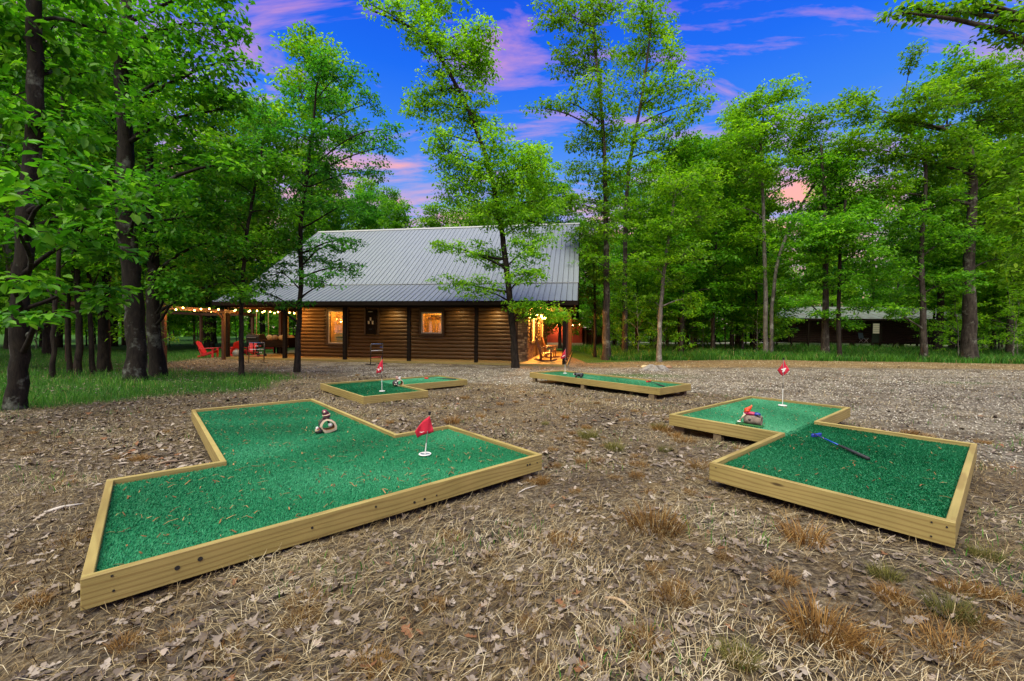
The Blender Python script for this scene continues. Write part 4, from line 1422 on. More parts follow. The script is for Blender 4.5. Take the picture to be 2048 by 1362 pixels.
def leaf_cloud(C, n, L, spread, flat, r, fancy=False):
    """n leaves around each clump centre of C (m,3); returns V,F,var"""
    m = len(C)
    cidx = np.repeat(np.arange(m), n)
    N = len(cidx)
    off = r.normal(0, 1, (N, 3))
    off *= (r.random((N, 1)) ** (1 / 2.4)) / np.linalg.norm(off, axis=1, keepdims=True)
    off *= np.array([spread, spread, spread * flat]) * r.uniform(.7, 1.25, m)[cidx][:, None]
    base = C[cidx] + off
    yaw = np.arctan2(off[:, 1], off[:, 0]) + r.normal(0, 1.0, N)
    droop = r.normal(-.25, .45, N)
    d = np.stack([np.cos(yaw) * np.cos(droop), np.sin(yaw) * np.cos(droop), np.sin(droop)], 1)
    up = np.stack([r.normal(0, .42, N), r.normal(0, .42, N), np.ones(N)], 1)
    s = np.cross(d, up)
    s /= np.maximum(np.linalg.norm(s, axis=1, keepdims=True), 1e-6)
    nn = np.cross(s, d)
    l = L * np.exp(r.normal(0, .22, N))
    w = l * r.uniform(.42, .62, N)
    cv = r.normal(.5, .16, m)
    var = np.clip(cv[cidx] + r.normal(0, .19, N), 0, 1)
    l, w = l[:, None], w[:, None]
    if not fancy:
        V = np.stack([base, base + d * l * .5 + s * w * .5, base + d * l - nn * l * .12, base + d * l * .5 - s * w * .5], 1).reshape(-1, 3)
        F = np.arange(N * 4).reshape(N, 4)
        return V, F, np.repeat(var, 4)
    V = np.stack([base, base + d * l * .38 + s * w * .42 + nn * w * .10, base + d * l * .72 + s * w * .40 + nn * w * .06, base + d * l - nn * l * .16,
                  base + d * l * .72 - s * w * .40 + nn * w * .06, base + d * l * .38 - s * w * .42 + nn * w * .10], 1).reshape(-1, 3)
    k = np.arange(N)[:, None, None] * 6
    F = (k + np.array([[0, 1, 2, 3], [0, 3, 4, 5]])[None]).reshape(-1, 4)
    return V, F, np.repeat(var, 6)
def gen_tree(seed, trunk, masses, L, cover=2.2, sides=12, fancy=False, bend=.35, per=24, flat=.40, twigs=True, flare=1.28):
    """trunk: (k,4) xyz r; masses: (cx,cy,cz,rx,ry,rz). local coordinates. returns trunk, limbs, crown meshes"""
    r = np.random.default_rng(seed)
    T = smooth_path(trunk, max(14, len(trunk) * 4))
    zt = T[:, 2]
    rr_ = T[:, 3].copy()
    rr_ *= 1 + (flare - 1) * np.exp(-(zt - zt[0]) / .22)
    P = T[:, :3].copy()
    P[:, :2] += r.normal(0, .012, (len(P), 2))
    tv, tf = tube_np(P, rr_, sides)
    tv += (r.normal(0, 1, tv.shape) * np.array([1, 1, .2])) * np.repeat(rr_, sides)[:, None] * .045
    limbs, crown = Acc(), []
    for (cx, cy_, cz, rx, ry, rz) in masses:
        c = np.array([cx, cy_, cz])
        hd = np.min(np.hypot(P[:, 0] - cx, P[:, 1] - cy_))
        za = np.clip(cz - bend * hd - .25, zt[0] + .12 * (zt[-1] - zt[0]), zt[-1] - .02)
        i = int(np.argmin(np.abs(zt - za)))
        a = P[i]
        r0 = min(rr_[i] * .55, .016 + .018 * np.linalg.norm(c - a))
        mid = a * .45 + c * .55 + np.array([0, 0, .12 * hd]) + r.normal(0, .10, 3) * min(1, hd)
        bp = smooth_path(np.stack([a, a * .72 + mid * .28 + r.normal(0, .05, 3), mid, c * .85 + mid * .15 + r.normal(0, .06, 3), c]), 9)
        v, f = tube_np(bp, np.linspace(r0, .008, 9), 6)
        limbs.add(v, f)
        n = max(per, int(cover * np.pi * rx * rz / (.4 * L * L)))
        nc = max(3, int(n / per))
        q = r.normal(0, 1, (nc, 3))
        q /= np.linalg.norm(q, axis=1, keepdims=True)
        q *= (r.random((nc, 1)) ** .45)
        C = c + q * np.array([rx, ry, rz])
        crown.append((C, L, min(1.9 * L + .06, 1.2 * min(rx, rz) + .1)))
        if twigs:
            for cc in C[::3]:
                j = int(np.argmin(np.linalg.norm(bp - cc, axis=1)))
                j = max(1, min(j, 7))
                m_ = (bp[j] + cc) / 2 + r.normal(0, .06, 3)
                v, f = tube_np(np.stack([bp[j], m_, cc]), [.011, .008, .004], 4)
                limbs.add(v, f)
    Vs, Fs, vs_ = [], [], []
    n0 = 0
    for C, L_, sp_ in crown:
        V, F, var = leaf_cloud(C, per, L_, sp_, flat, r, fancy)
        Vs.append(V); Fs.append(F + n0); vs_.append(var)
        n0 += len(V)
    tm = np_mesh('trunk', tv, tf, smooth=True)
    lv, lf = limbs.get()
    lm = np_mesh('limbs', lv, lf, smooth=True)
    cm = np_mesh('crown', np.concatenate(Vs), np.concatenate(Fs), np.concatenate(vs_))
    return tm, lm, cm
def plant(name, label, loc, meshes, bark, leaf, rz=0.0, s=1.0, group=None, cat='tree'):
    o = thing(name, label, cat, loc, rz, group)
    o.scale = (s, s, s)
    for nm, me, mt in zip(('trunk', 'limbs', 'crown'), meshes, (bark, bark, leaf)):
        ob = obj(nm, me, mt, o)
        if nm == 'limbs': tag(ob, kind='stuff')
    return o
def hero(name, label, Y, tpx, masses, bark, leaf, L=None, cover=2.2, seed=1, w=None, off=1.0, fancy=False, rs=1.0, **kw):
    cover *= 2.3
    """tpx: trunk points (px,py,width px) of the photograph at distance Y; masses (px,py,rx,ry[,dy])"""
    r = random.Random(seed)
    base = at(tpx[0][0], tpx[0][1], Y)
    base.z = ghs(base.x, base.y) - .03
    k = Y / FPX
    tr = []
    for i, (px, py, wd) in enumerate(tpx):
        p = at(px, py, Y) if i else base.copy()
        p.y += r.uniform(-.15, .15) * (i > 0)
        tr.append((p.x - base.x, p.y - base.y, p.z - base.z, wd * k / 2 * .84))
    tr = np.array(tr)
    ms = []
    for m in masses:
        px, py, rx, ry = m[:4]
        rx, ry = rx * rs, ry * rs
        dy = m[4] if len(m) > 4 else r.uniform(-1, 1) * off
        p = at(px, py, Y + dy)
        kk = (Y + dy) / FPX
        ms.append((p.x - base.x, p.y - base.y, p.z - base.z, rx * kk, min(rx, ry * 1.5) * kk * 1.05, ry * kk))
    if L is None: L = max(.11, .0075 * Y)
    return plant(name, label, base, gen_tree(seed, tr, ms, L, cover, fancy=fancy, **kw), bark, leaf)

hero('oak_tree', 'leaning oak with dark trunk standing at the porch front', 16.45,
     [(1031, 731, 18), (1026, 660, 16), (1017, 570, 14.5), (1005, 470, 12.5), (990, 385, 11), (966, 290, 10), (928, 200, 8.5), (882, 115, 7.5), (825, 55, 6), (740, 18, 4)],
     [(1080, 622, 55, 20, -.8), (1120, 625, 28, 16, -.8), (1045, 610, 35, 16, -.8), (955, 575, 40, 22), (900, 562, 35, 15), (1055, 545, 42, 26), (930, 500, 42, 18), (1060, 492, 52, 28), (985, 512, 36, 24), (885, 492, 26, 10),
      (1060, 440, 60, 32), (985, 425, 52, 28), (1085, 400, 40, 32), (1010, 370, 62, 42), (1060, 335, 45, 42), (935, 340, 48, 42), (895, 305, 36, 36), (990, 285, 45, 36), (845, 215, 38, 30), (885, 180, 50, 36),
      (945, 225, 45, 42), (950, 120, 45, 46), (905, 100, 50, 44), (958, 60, 28, 30), (850, 65, 42, 34), (800, 18, 55, 20), (875, 5, 55, 22), (735, 8, 26, 7), (910, 390, 40, 36), (880, 270, 25, 30)],
     MAT['bark_dark'], MAT['leaf'], .125, 1.5, 101, rs=1.18)
hero('oak_tree', 'tall straight oak with orange lit lower trunk beside the porch', 21.75,
     [(1213, 717, 20), (1213, 620, 16), (1212, 480, 13), (1211, 380, 11), (1208, 280, 9), (1200, 190, 7.5), (1190, 90, 6), (1184, 0, 4.5), (1180, -100, 3)],
     [(1100, 25, 32, 32), (1150, 40, 40, 42), (1200, 15, 45, 46), (1130, 120, 34, 30), (1180, 110, 45, 45), (1088, 215, 36, 14), (1140, 205, 36, 18), (1190, 190, 42, 42), (1175, 285, 42, 30), (1222, 262, 40, 42), (1165, 345, 46, 28),
      (1232, 345, 46, 36), (1190, 405, 50, 32), (1140, 405, 36, 28), (1215, 462, 52, 32), (1178, 520, 40, 30), (1222, 560, 36, 28), (1170, 470, 40, 28)],
     MAT['bark'], MAT['leaf'], .16, 1.25, 102, rs=1.08)
hero('oak_tree', 'forked oak standing just behind the tall straight oak', 25.6,
     [(1249, 710, 13), (1250, 560, 11), (1252, 420, 9.5), (1258, 330, 8.5), (1275, 240, 7), (1290, 150, 6), (1302, 50, 4), (1310, -60, 3)],
     [(1280, 15, 46, 36), (1310, 65, 40, 46), (1270, 110, 46, 46), (1342, 110, 24, 34), (1330, 170, 40, 36), (1385, 165, 36, 18), (1270, 190, 50, 36), (1402, 205, 24, 24), (1345, 245, 46, 26), (1282, 272, 50, 36), (1302, 342, 50, 32),
      (1350, 300, 46, 26), (1272, 420, 46, 32), (1300, 490, 38, 28), (1250, 540, 32, 26), (1240, 600, 30, 26)],
     MAT['bark'], MAT['leaf'], .18, 1.25, 103, rs=1.06)
hero('slender_tree', 'slender grey tree at the edge of the drive behind the stump', 20.5,
     [(1318, 721, 12), (1321, 640, 9.5), (1328, 540, 8), (1340, 450, 7), (1352, 360, 5)],
     [(1340, 560, 40, 22), (1300, 600, 36, 16), (1372, 505, 52, 26), (1330, 452, 54, 32), (1392, 432, 54, 36), (1352, 372, 54, 36), (1412, 362, 46, 36), (1300, 522, 38, 26), (1382, 598, 28, 16)],
     MAT['bark_pale'], MAT['leaf'], .15, 1.9, 104)
hero('pale_tree', 'pale barked twin tree with a stem leaning out into the sky gap', 25.0,
     [(1531, 714, 11), (1530, 600, 9), (1531, 500, 8), (1529, 400, 7), (1520, 300, 5.5), (1528, 220, 4)],
     [(1480, 285, 60, 38), (1550, 250, 60, 40), (1500, 350, 50, 34), (1440, 330, 42, 34), (1562, 330, 50, 34), (1605, 280, 52, 36), (1502, 212, 44, 28), (1562, 185, 46, 24), (1470, 420, 36, 26), (1500, 470, 34, 24), (1640, 350, 30, 24), (1500, 560, 30, 20)],
     MAT['bark_pale'], MAT['leaf'], .17, 1.9, 105)
hero('leaning_tree', 'bare pale stem leaning away from its twin by the drive', 25.3,
     [(1542, 714, 9), (1545, 620, 8), (1550, 530, 7), (1575, 470, 6.5), (1605, 410, 6), (1640, 345, 4.5)],
     [(1650, 330, 46, 30), (1690, 300, 40, 28), (1620, 300, 36, 24)],
     MAT['bark_pale'], MAT['leaf'], .17, 1.8, 106)
hero('young_oak', 'grey trunked oak before the far cabin door', 23.4,
     [(1651, 718, 18), (1652, 620, 13), (1654, 480, 11), (1650, 380, 8), (1642, 290, 5)],
     [(1620, 500, 54, 34), (1680, 470, 54, 40), (1640, 420, 60, 36), (1700, 400, 54, 40), (1600, 440, 36, 26), (1660, 340, 60, 40), (1620, 560, 40, 24), (1700, 540, 46, 26), (1655, 628, 40, 12), (1720, 612, 40, 14), (1600, 600, 30, 14)],
     MAT['bark'], MAT['leaf_dark'], .16, 2.0, 107)
hero('thin_tree', 'thin dark trunked tree close beside the grey oak', 22.6,
     [(1678, 720, 10), (1680, 620, 8), (1684, 500, 7), (1690, 400, 5)],
     [(1690, 560, 40, 22), (1730, 500, 46, 30), (1690, 450, 46, 30), (1740, 430, 40, 30), (1650, 470, 36, 24), (1700, 645, 46, 12)],
     MAT['bark_dark'], MAT['leaf_dark'], .16, 1.9, 108)
hero('oak_tree', 'oak with slim grey trunk at the end of the far cabin', 22.5,
     [(1847, 722, 14), (1846, 620, 11), (1842, 500, 9), (1848, 390, 7), (1850, 300, 5)],
     [(1820, 500, 50, 34), (1882, 480, 50, 36), (1800, 440, 50, 34), (1852, 405, 56, 36), (1780, 540, 46, 28), (1905, 560, 46, 30), (1830, 592, 40, 20), (1790, 620, 36, 14), (1865, 330, 50, 34), (1930, 480, 46, 34)],
     MAT['bark'], MAT['leaf_dark'], .16, 2.0, 109)
hero('oak_tree', 'big double trunked oak with spreading crown at the edge of the drive', 22.9,
     [(1937, 722, 30), (1938, 640, 25), (1940, 520, 20), (1943, 400, 16), (1945, 320, 12), (1930, 275, 9), (1880, 255, 7), (1800, 240, 5)],
     [(1800, 242, 52, 26), (1722, 222, 44, 26), (1862, 200, 60, 44), (1942, 170, 60, 46), (2002, 232, 60, 52), (1882, 292, 60, 40), (1782, 312, 60, 40), (1942, 322, 60, 40), (2012, 352, 54, 46), (1862, 382, 54, 36), (1962, 442, 54, 40),
      (1822, 112, 14, 30), (1702, 292, 52, 36), (1762, 382, 52, 36), (2002, 152, 54, 36), (2060, 200, 50, 60), (2060, 420, 50, 60), (2010, 520, 46, 36), (1700, 200, 30, 20), (1640, 230, 36, 26)],
     MAT['bark'], MAT['leaf'], .16, 2.1, 110)
hero('maple_tree', 'maple reaching over the drive from beside the camera', 7.6,
     [(2260, 850, 60), (2240, 640, 50), (2230, 400, 44), (2200, 150, 36), (2150, -100, 26)],
     [(1830, 14, 40, 18, .2), (1920, 4, 48, 22, .0), (2010, 30, 44, 26, -.2), (1796, 24, 18, 12, .2), (2034, 430, 36, 60, 0), (2022, 345, 30, 30, .3), (2042, 545, 26, 34, .2), (2100, 200, 60, 60, 0), (2100, 20, 60, 60, 0), (2110, 480, 50, 80, 0), (1960, 25, 40, 22, .2), (1870, 20, 36, 18, .3), (2040, 290, 30, 40, .2), (2030, 80, 30, 22, 0)],
     MAT['bark'], MAT['leaf'], .105, 1.5, 111, fancy=True)
hero('hickory_tree', 'hickory with lichen spotted trunk and big leaves at the picture edge', 6.47,
     [(30, 822, 34), (33, 700, 33), (37, 560, 32), (42, 420, 31), (50, 280, 30), (62, 140, 28), (80, 0, 25), (98, -160, 18)],
     [(110, 385, 90, 36, -.6), (205, 330, 75, 36, -.4), (50, 460, 70, 36, -.8), (165, 480, 85, 34, -.3), (235, 400, 50, 28, .2), (30, 560, 50, 28, -.9), (70, 632, 60, 18, -.9), (190, 580, 56, 22, .2), (215, 612, 40, 12, .1),
      (110, 250, 95, 44, .3), (30, 190, 60, 46, .2), (160, 150, 80, 46, .6), (100, 60, 100, 46, .4), (20, 50, 60, 46, .0), (210, 60, 70, 40, .9), (150, -40, 120, 40, .3), (20, 320, 50, 40, .6), (130, 330, 40, 24, 1.0)],
     MAT['bark_black'], MAT['leaf_near'], .155, 1.5, 112, fancy=True)
hero('oak_tree', 'thick dark oak trunk rising from the grass before the pergola', 10.45,
     [(270, 762, 40), (264, 660, 37), (259, 540, 36), (256, 420, 34), (252, 300, 30), (248, 160, 26), (245, 20, 22), (243, -130, 16)],
     [(330, 60, 90, 46), (430, 50, 66, 40), (250, 120, 90, 46), (380, 150, 84, 46), (470, 120, 36, 30), (330, 240, 90, 46), (440, 215, 60, 38), (230, 262, 84, 46), (382, 330, 76, 40), (302, 382, 76, 40), (466, 325, 50, 34), (405, 430, 66, 36),
      (240, 452, 66, 32), (340, -40, 110, 46), (440, -10, 50, 26), (190, 40, 60, 46)],
     MAT['bark_black'], MAT['leaf_near'], .14, 1.8, 113)
hero('oak_tree', 'dark oak leaning beside the thick trunk at the pergola corner', 11.66,
     [(318, 752, 32), (314, 660, 25), (306, 540, 23), (300, 420, 20), (296, 300, 16)],
     [(335, 480, 60, 42), (402, 520, 66, 36), (282, 520, 52, 34), (442, 480, 50, 32), (362, 585, 60, 22), (472, 560, 40, 26), (330, 400, 60, 40), (420, 400, 50, 36), (350, 560, 50, 22)],
     MAT['bark_black'], MAT['leaf_near'], .13, 1.9, 114)
hero('young_tree', 'young tree with thin dark stem before the deck grill', 12.15,
     [(483, 749, 11), (487, 660, 9.5), (491, 560, 8.5), (497, 470, 7.5), (505, 380, 6), (520, 290, 4)],
     [(470, 430, 60, 34), (540, 420, 50, 32), (500, 350, 60, 38), (452, 300, 50, 36), (560, 332, 42, 32), (520, 500, 50, 24), (440, 545, 50, 24), (480, 585, 46, 16), (560, 482, 34, 20), (432, 362, 42, 34), (400, 470, 40, 30)],
     MAT['bark_dark'], MAT['leaf_dark'], .12, 1.9, 115)
hero('elm_tree', 'feathery elm with slim trunk growing before the cabin roof', 13.6,
     [(594, 741, 14), (596, 660, 11.5), (600, 560, 10), (606, 450, 9), (612, 360, 8), (620, 280, 6.5), (632, 190, 4.5), (645, 100, 2.5)],
     [(640, 122, 42, 30), (692, 152, 50, 28), (602, 192, 50, 32), (662, 202, 50, 32), (542, 252, 58, 32), (742, 202, 32, 20), (622, 272, 60, 32), (702, 272, 60, 32), (772, 292, 34, 30), (502, 302, 42, 32), (562, 332, 58, 32),
      (652, 342, 66, 32), (742, 342, 40, 20), (602, 402, 66, 28), (522, 402, 50, 28), (682, 412, 56, 22), (690, 535, 42, 22), (645, 560, 54, 20), (560, 545, 48, 26), (662, 490, 52, 20), (575, 604, 56, 12), (520, 575, 44, 22), (600, 500, 46, 22), (560, 485, 40, 22), (700, 480, 34, 14), (480, 596, 44, 13), (640, 520, 46, 18), (780, 260, 26, 16)],
     MAT['bark_dark'], MAT['leaf_blue'], .10, 1.25, 116, flat=.3)
hero('young_tree', 'yellow green young tree lit by the porch lamp', 24.0,
     [(1190, 714, 7), (1190, 620, 6), (1188, 540, 5), (1186, 480, 3)],
     [(1185, 500, 30, 26), (1200, 545, 34, 26), (1180, 590, 26, 24), (1205, 620, 26, 20), (1190, 460, 26, 24)],
     MAT['bark_dark'], MAT['leaf_lamplit'], .15, 1.6, 117)
# trunks deeper in the grove
for i, (px, py, wd, Y, lean, lab) in enumerate([(209, 741, 24, 12.9, 8, 'reddish dark trunk in the grove behind the thick oak'), (155, 750, 14, 11.8, -4, 'dark trunk standing second in the row of thin grove trunks'),
                                    (186, 747, 10, 12.1, -14, 'thin leaning trunk between the reddish trunk and the dark pair'), (106, 756, 10, 10.9, 10, 'thin crooked trunk in the grass near the hickory'),
                                    (140, 748, 10, 12.4, 6, 'thin trunk paired with the second trunk of the grove row')]):
    hero('grove_tree', lab, Y, [(px, py, wd), (px + lean * .3, 620, wd * .85), (px + lean, 460, wd * .75), (px + lean * 1.4, 300, wd * .6), (px + lean * 2, 120, wd * .4)],
         [(px + 40, 300, 70, 40), (px - 30, 220, 70, 40), (px + 10, 130, 80, 40), (px + 30, 420, 60, 30), (px - 40, 400, 60, 30), (px + 20, 520, 60, 24), (px - 30, 560, 46, 18)],
         MAT['bark_dark'], MAT['leaf_dark'], .14, 1.5, 130 + i)

# templates for the wood behind
def template(seed, H, r0, z0, rad_, L, nm, cover=3.4, pine=False):
    r = random.Random(seed)
    lean = (r.uniform(-.5, .5), r.uniform(-.5, .5))
    tr = np.array([(lean[0] * t ** 1.5 + r.uniform(-.1, .1) * t, lean[1] * t ** 1.5, H * .93 * t, r0 * (1 - .85 * t)) for t in np.linspace(0, 1, 7)])
    ms = []
    for i in range(nm):
        t = (i + r.random()) / nm
        z = z0 + (H - z0) * t
        prof = math.sin(math.pi * min(1, .18 + .80 * t) ** (1.0)) ** .7 if not pine else (1.05 - t)
        a = i * 2.4 + r.uniform(-.5, .5)
        d = rad_ * prof * r.uniform(.25, 1.0)
        s = r.uniform(.7, 1.2) * rad_ * .42
        ms.append((lean[0] * t + d * math.cos(a), lean[1] * t + d * math.sin(a), z, s * 1.15, s * 1.15, s * r.uniform(.5, .75)))
    return gen_tree(seed, tr, ms, L, cover, sides=8, twigs=False, per=22, flat=.42)
TALL = [template(201, 19, .20, 4.5, 3.2, .24, 30), template(202, 21, .24, 6.0, 3.4, .26, 30), template(203, 16, .16, 3.0, 2.9, .24, 28)]
MIDT = [template(204, 12, .11, 2.2, 2.6, .20, 24), template(205, 9.5, .09, 1.6, 2.3, .18, 22)]
SAPL = [template(206, 4.5, .035, .9, 1.2, .13, 11, 1.4), template(207, 3.2, .028, .6, 1.0, .11, 9, 1.3)]
PINE = [template(208, 23, .27, 11.0, 2.4, .22, 24)]
def proto(ms, bark, leaf):
    return ms, bark, leaf
placed = []
def scatter(n, seed, box, ok, kinds, name, label, group, mind, smin=.85, smax=1.15, leafs=('leaf', 'leaf_dark')):
    r = random.Random(seed)
    cnt = tries = 0
    while cnt < n and tries < n * 60:
        tries += 1
        x, y = r.uniform(box[0], box[1]), r.uniform(box[2], box[3])
        if not ok(x, y): continue
        if any((x - a) ** 2 + (y - b_) ** 2 < mind * mind for a, b_ in placed): continue
        placed.append((x, y))
        k = r.choice(kinds)
        k = k + (MAT[leafs[0] if r.random() < .45 else leafs[1]],)
        ms, brk, lf = k
        h_ = 'tall' if ms in TALL else 'middling' if ms in MIDT else 'larger' if ms is SAPL[0] else 'tiny'
        b2 = {'oak_bark': 'grey', 'dark_bark': 'dark', 'pale_bark': 'pale'}[brk.name]
        l2 = 'bright' if lf.name == 'oak_leaf' else 'deep'
        lab = label.format(h=h_, b=b2, l=l2, f='near' if math.hypot(x, y) < 38 else 'deep')
        o = thing(name, lab, 'tree', (x, y, ghs(x, y) - .04), r.uniform(0, 6.28), group)
        s = r.uniform(smin, smax)
        o.scale = (s, s, s * r.uniform(.92, 1.08))
        for nm, me, mt in zip(('trunk', 'limbs', 'crown'), ms, (brk, brk, lf)):
            ob = bpy.data.objects.new(nm, me)
            if not me.materials: me.materials.append(None)
            link(ob, o)
            if nm == 'limbs': tag(ob, kind='stuff')
            ob.material_slots[0].link = 'OBJECT'
            ob.material_slots[0].material = mt
        cnt += 1
    return cnt
BK, BD, BP = MAT['bark'], MAT['bark_dark'], MAT['bark_pale']
tall = [(m, b_) for m in TALL for b_ in (BK, BD)]
mid = [(m, b_) for m in MIDT for b_ in (BK, BD, BP)]
def ok_left(x, y):
    if x < -1.32 * y - 3: return False
    if (x + 16.8) ** 2 + (y - 20.3) ** 2 < 36: return False
    if x > -11.2 or (y > 14 and x > -14.5 and y < 34): return False
    return y > 13 or x < -13.5
def ok_behind(x, y):
    return abs(x) < .62 * y
def ok_right(x, y):
    if x < .19 * y + 2.0 or x > 1.32 * y + 3: return False
    if 25 < x < 45 and 36 < y < 52: return False
    if .64 < x / y < 1.0 and y < 40: return False
    if abs(x - (.28 * y)) < .0: return False
    return True
scatter(26, 301, (-48, -11, 9, 34), ok_left, tall + mid, 'forest_tree', '{h} {b} barked tree with {l} green leaves, {f} wood beyond the pergola', 'trees of the wood beyond the pergola', 2.5)
scatter(22, 302, (-60, -14, 34, 62), lambda x, y: x > -1.3 * y, tall + mid, 'forest_tree', '{h} {b} barked tree with {l} green leaves, {f} wood beyond the pergola', 'trees of the wood beyond the pergola', 3.0)
scatter(20, 303, (-22, 13, 37, 60), ok_behind, [(m, b_) for m in (TALL[2], MIDT[0], MIDT[1]) for b_ in (BK, BD)], 'forest_tree', '{h} {b} barked tree with {l} green crown rising behind the cabin roof', 'trees behind the cabin', 3.2, .85, 1.1)
for i, (px, Y, H, tm, lf, lab) in enumerate([(740, 42, 15.0, MIDT[0], 'leaf_blue', 'bluish green tree rising over the roof ridge behind the elm'), (800, 40, 13.6, MIDT[1], 'leaf_dark', 'low tree crown showing above the middle of the roof ridge'), (870, 38, 12.8, MIDT[1], 'leaf', 'bright tree crown peeping over the ridge next to the leaning oak'),
                              (940, 40, 14.2, MIDT[0], 'leaf', 'leafy tree behind the ridge beneath the leaning oak'), (1060, 37, 18.5, TALL[2], 'leaf', 'taller bright tree behind the ridge between the oaks'), (1120, 39, 16.0, TALL[2], 'leaf_dark', 'deep green tree behind the gable end of the roof'), (1010, 43, 17.0, TALL[2], 'leaf_dark', 'deep green tree behind the ridge at the leaning oak trunk')]):
    p_ = at(px, 690, Y)
    o = thing('forest_tree', lab, 'tree', (p_.x, p_.y, ghs(p_.x, p_.y) - .04), i * 1.3, 'trees behind the cabin')
    s_ = H / {id(MIDT[0]): 12, id(MIDT[1]): 9.5, id(TALL[2]): 16}[id(tm)]
    o.scale = (s_, s_, s_)
    placed.append((p_.x, p_.y))
    for nm, me, mt in zip(('trunk', 'limbs', 'crown'), tm, (BD, BD, MAT[lf])):
        ob = bpy.data.objects.new(nm, me)
        if not me.materials: me.materials.append(None)
        link(ob, o)
        if nm == 'limbs': tag(ob, kind='stuff')
        ob.material_slots[0].link = 'OBJECT'
        ob.material_slots[0].material = mt
scatter(34, 304, (7, 62, 26, 44), ok_right, tall + mid, 'forest_tree', '{h} {b} barked tree with {l} green leaves, {f} wood across the drive', 'trees of the wood across the drive', 2.6)
scatter(40, 305, (8, 95, 44, 72), ok_right, tall + mid, 'forest_tree', '{h} {b} barked tree with {l} green leaves, {f} wood across the drive', 'trees of the wood across the drive', 3.6)
scatter(44, 306, (6, 50, 23.5, 42), ok_right, [(m, b_) for m in SAPL for b_ in (BD, BP)], 'sapling', '{h} {b} stemmed leafy sapling under the trees across the drive', 'saplings across the drive', 1.6, .8, 1.3, ('leaf', 'leaf'))
scatter(16, 307, (-36, -11, 12, 34), ok_left, [(m, b_) for m in SAPL for b_ in (BD, BP)], 'sapling', '{h} {b} stemmed {l} green sapling in the wood beyond the pergola', 'saplings beyond the pergola', 1.6, .8, 1.3, ('leaf', 'leaf_dark'))
pp = at(1476, 697, 40)
o = thing('pine_tree', 'tall pine with thick straight brown trunk beyond the picnic table', 'tree', (pp.x, pp.y, ghs(pp.x, pp.y)), .4)
for nm, me, mt in zip(('trunk', 'limbs', 'crown'), PINE[0], (BK, BK, MAT['leaf_blue'])):
    ob = obj(nm, me, mt, o)
    if nm == 'limbs': tag(ob, kind='stuff')
# the mass of woods on the horizon
r = np.random.default_rng(77)
n = 110000
xx = r.uniform(-130, 150, n)
yy = r.uniform(78, 104, n)
top = 13 + 3 * np.sin(xx * .11) + 2 * np.sin(xx * .31 + 1) + 1.2 * np.sin(xx * .9)
zz = top * r.random(n) ** 1.1
C = np.column_stack([xx, yy, zz + .2])
V, F, var = leaf_cloud(C, 1, .95, .6, .6, r)
tag(obj('far_woods', np_mesh('far_woods', V, F, var), MAT['leaf_dark']), 'continuous mass of far woods closing the horizon', 'woods', kind='stuff')

# ------------------------------------------------------------------ things on and around the greens
def text_part(name, body, size, mat, parent, loc, rot):
    cu = bpy.data.curves.new(name, 'FONT')
    cu.body = body
    cu.size = size
    cu.extrude = .0012
    cu.offset = size * .025
    cu.align_x = 'CENTER'
    cu.align_y = 'CENTER'
    cu.materials.append(mat)
    t = bpy.data.objects.new(name, cu)
    COL.objects.link(t)
    me = bpy.data.meshes.new_from_object(t.evaluated_get(bpy.context.evaluated_depsgraph_get()))
    bpy.data.objects.remove(t)
    me.name = name
    return obj(name, me, mat, parent, loc, rot)
def flag(px, py, zf, H, pole_bands, poly, fold, num, label, tilt=0.0, turn=0.0, nloc=None, nrot=0.0, nsize=.09):
    p = atz(px, py, zf)
    o = thing('golf_flag', label, 'golf flag', (p.x, p.y, zf), turn - math.atan2(p.x, p.y), 'numbered golf flags')
    tx = math.tan(tilt)
    for (a, b_, mt) in pole_bands:
        MB().cyl((tx * a * H, 0, a * H), (tx * b_ * H, 0, b_ * H), .0055, .005, 10).build('pole', mt, o, smooth=False)
    MB().cyl((tx * H, 0, H - .004), (tx * (H + .03), 0, H + .026), .010, .013, 10).build('pole_cap', MAT['black'], o)
    ring = MB()
    ring.tube([(.052 * math.cos(t), .052 * math.sin(t), .010) for t in np.linspace(0, 2 * math.pi, 25)], .006, 6, False)
    ring.build('cup_ring', MAT['white'], o, smooth=True)
    MB().cyl((0, 0, .006), (0, 0, .009), .048, .048, 20).build('cup', MAT['steel'], o)
    # cloth: a grid over the outline, folded in depth
    n = len(poly)
    mb = MB()
    for a, b_, c_ in fold:
        pass
    me = bpy.data.meshes.new('cloth')
    bm = bmesh.new()
    vs_ = [bm.verts.new((x, 0, z)) for x, z in poly]
    bm.faces.new(vs_)
    bmesh.ops.triangulate(bm, faces=bm.faces)
    bmesh.ops.subdivide_edges(bm, edges=bm.edges, cuts=5, use_grid_fill=True)
    for v in bm.verts:
        v.co.y = sum(a * math.sin(v.co.x * f + v.co.z * g + h) for a, f, g, h in [(.010, 40, 9, .5), (.006, 75, -14, 1.3)]) * min(1, abs(v.co.x) / .03 + .1)
    bm.to_mesh(me)
    bm.free()
    me.polygons.foreach_set('use_smooth', [True] * len(me.polygons))
    cl = obj('cloth', me, MAT['flag'], o)
    so = cl.modifiers.new('solid', 'SOLIDIFY')
    so.thickness = .0018
    if num:
        text_part('number', num, nsize, MAT['white'], cl, (nloc[0], -.020, nloc[1]), (rad(90), nrot, 0))
    return o
W, K, S_ = MAT['white'], MAT['black'], MAT['steel']
bands = [(0, .37, W), (.37, .50, K), (.50, 1, S_)]
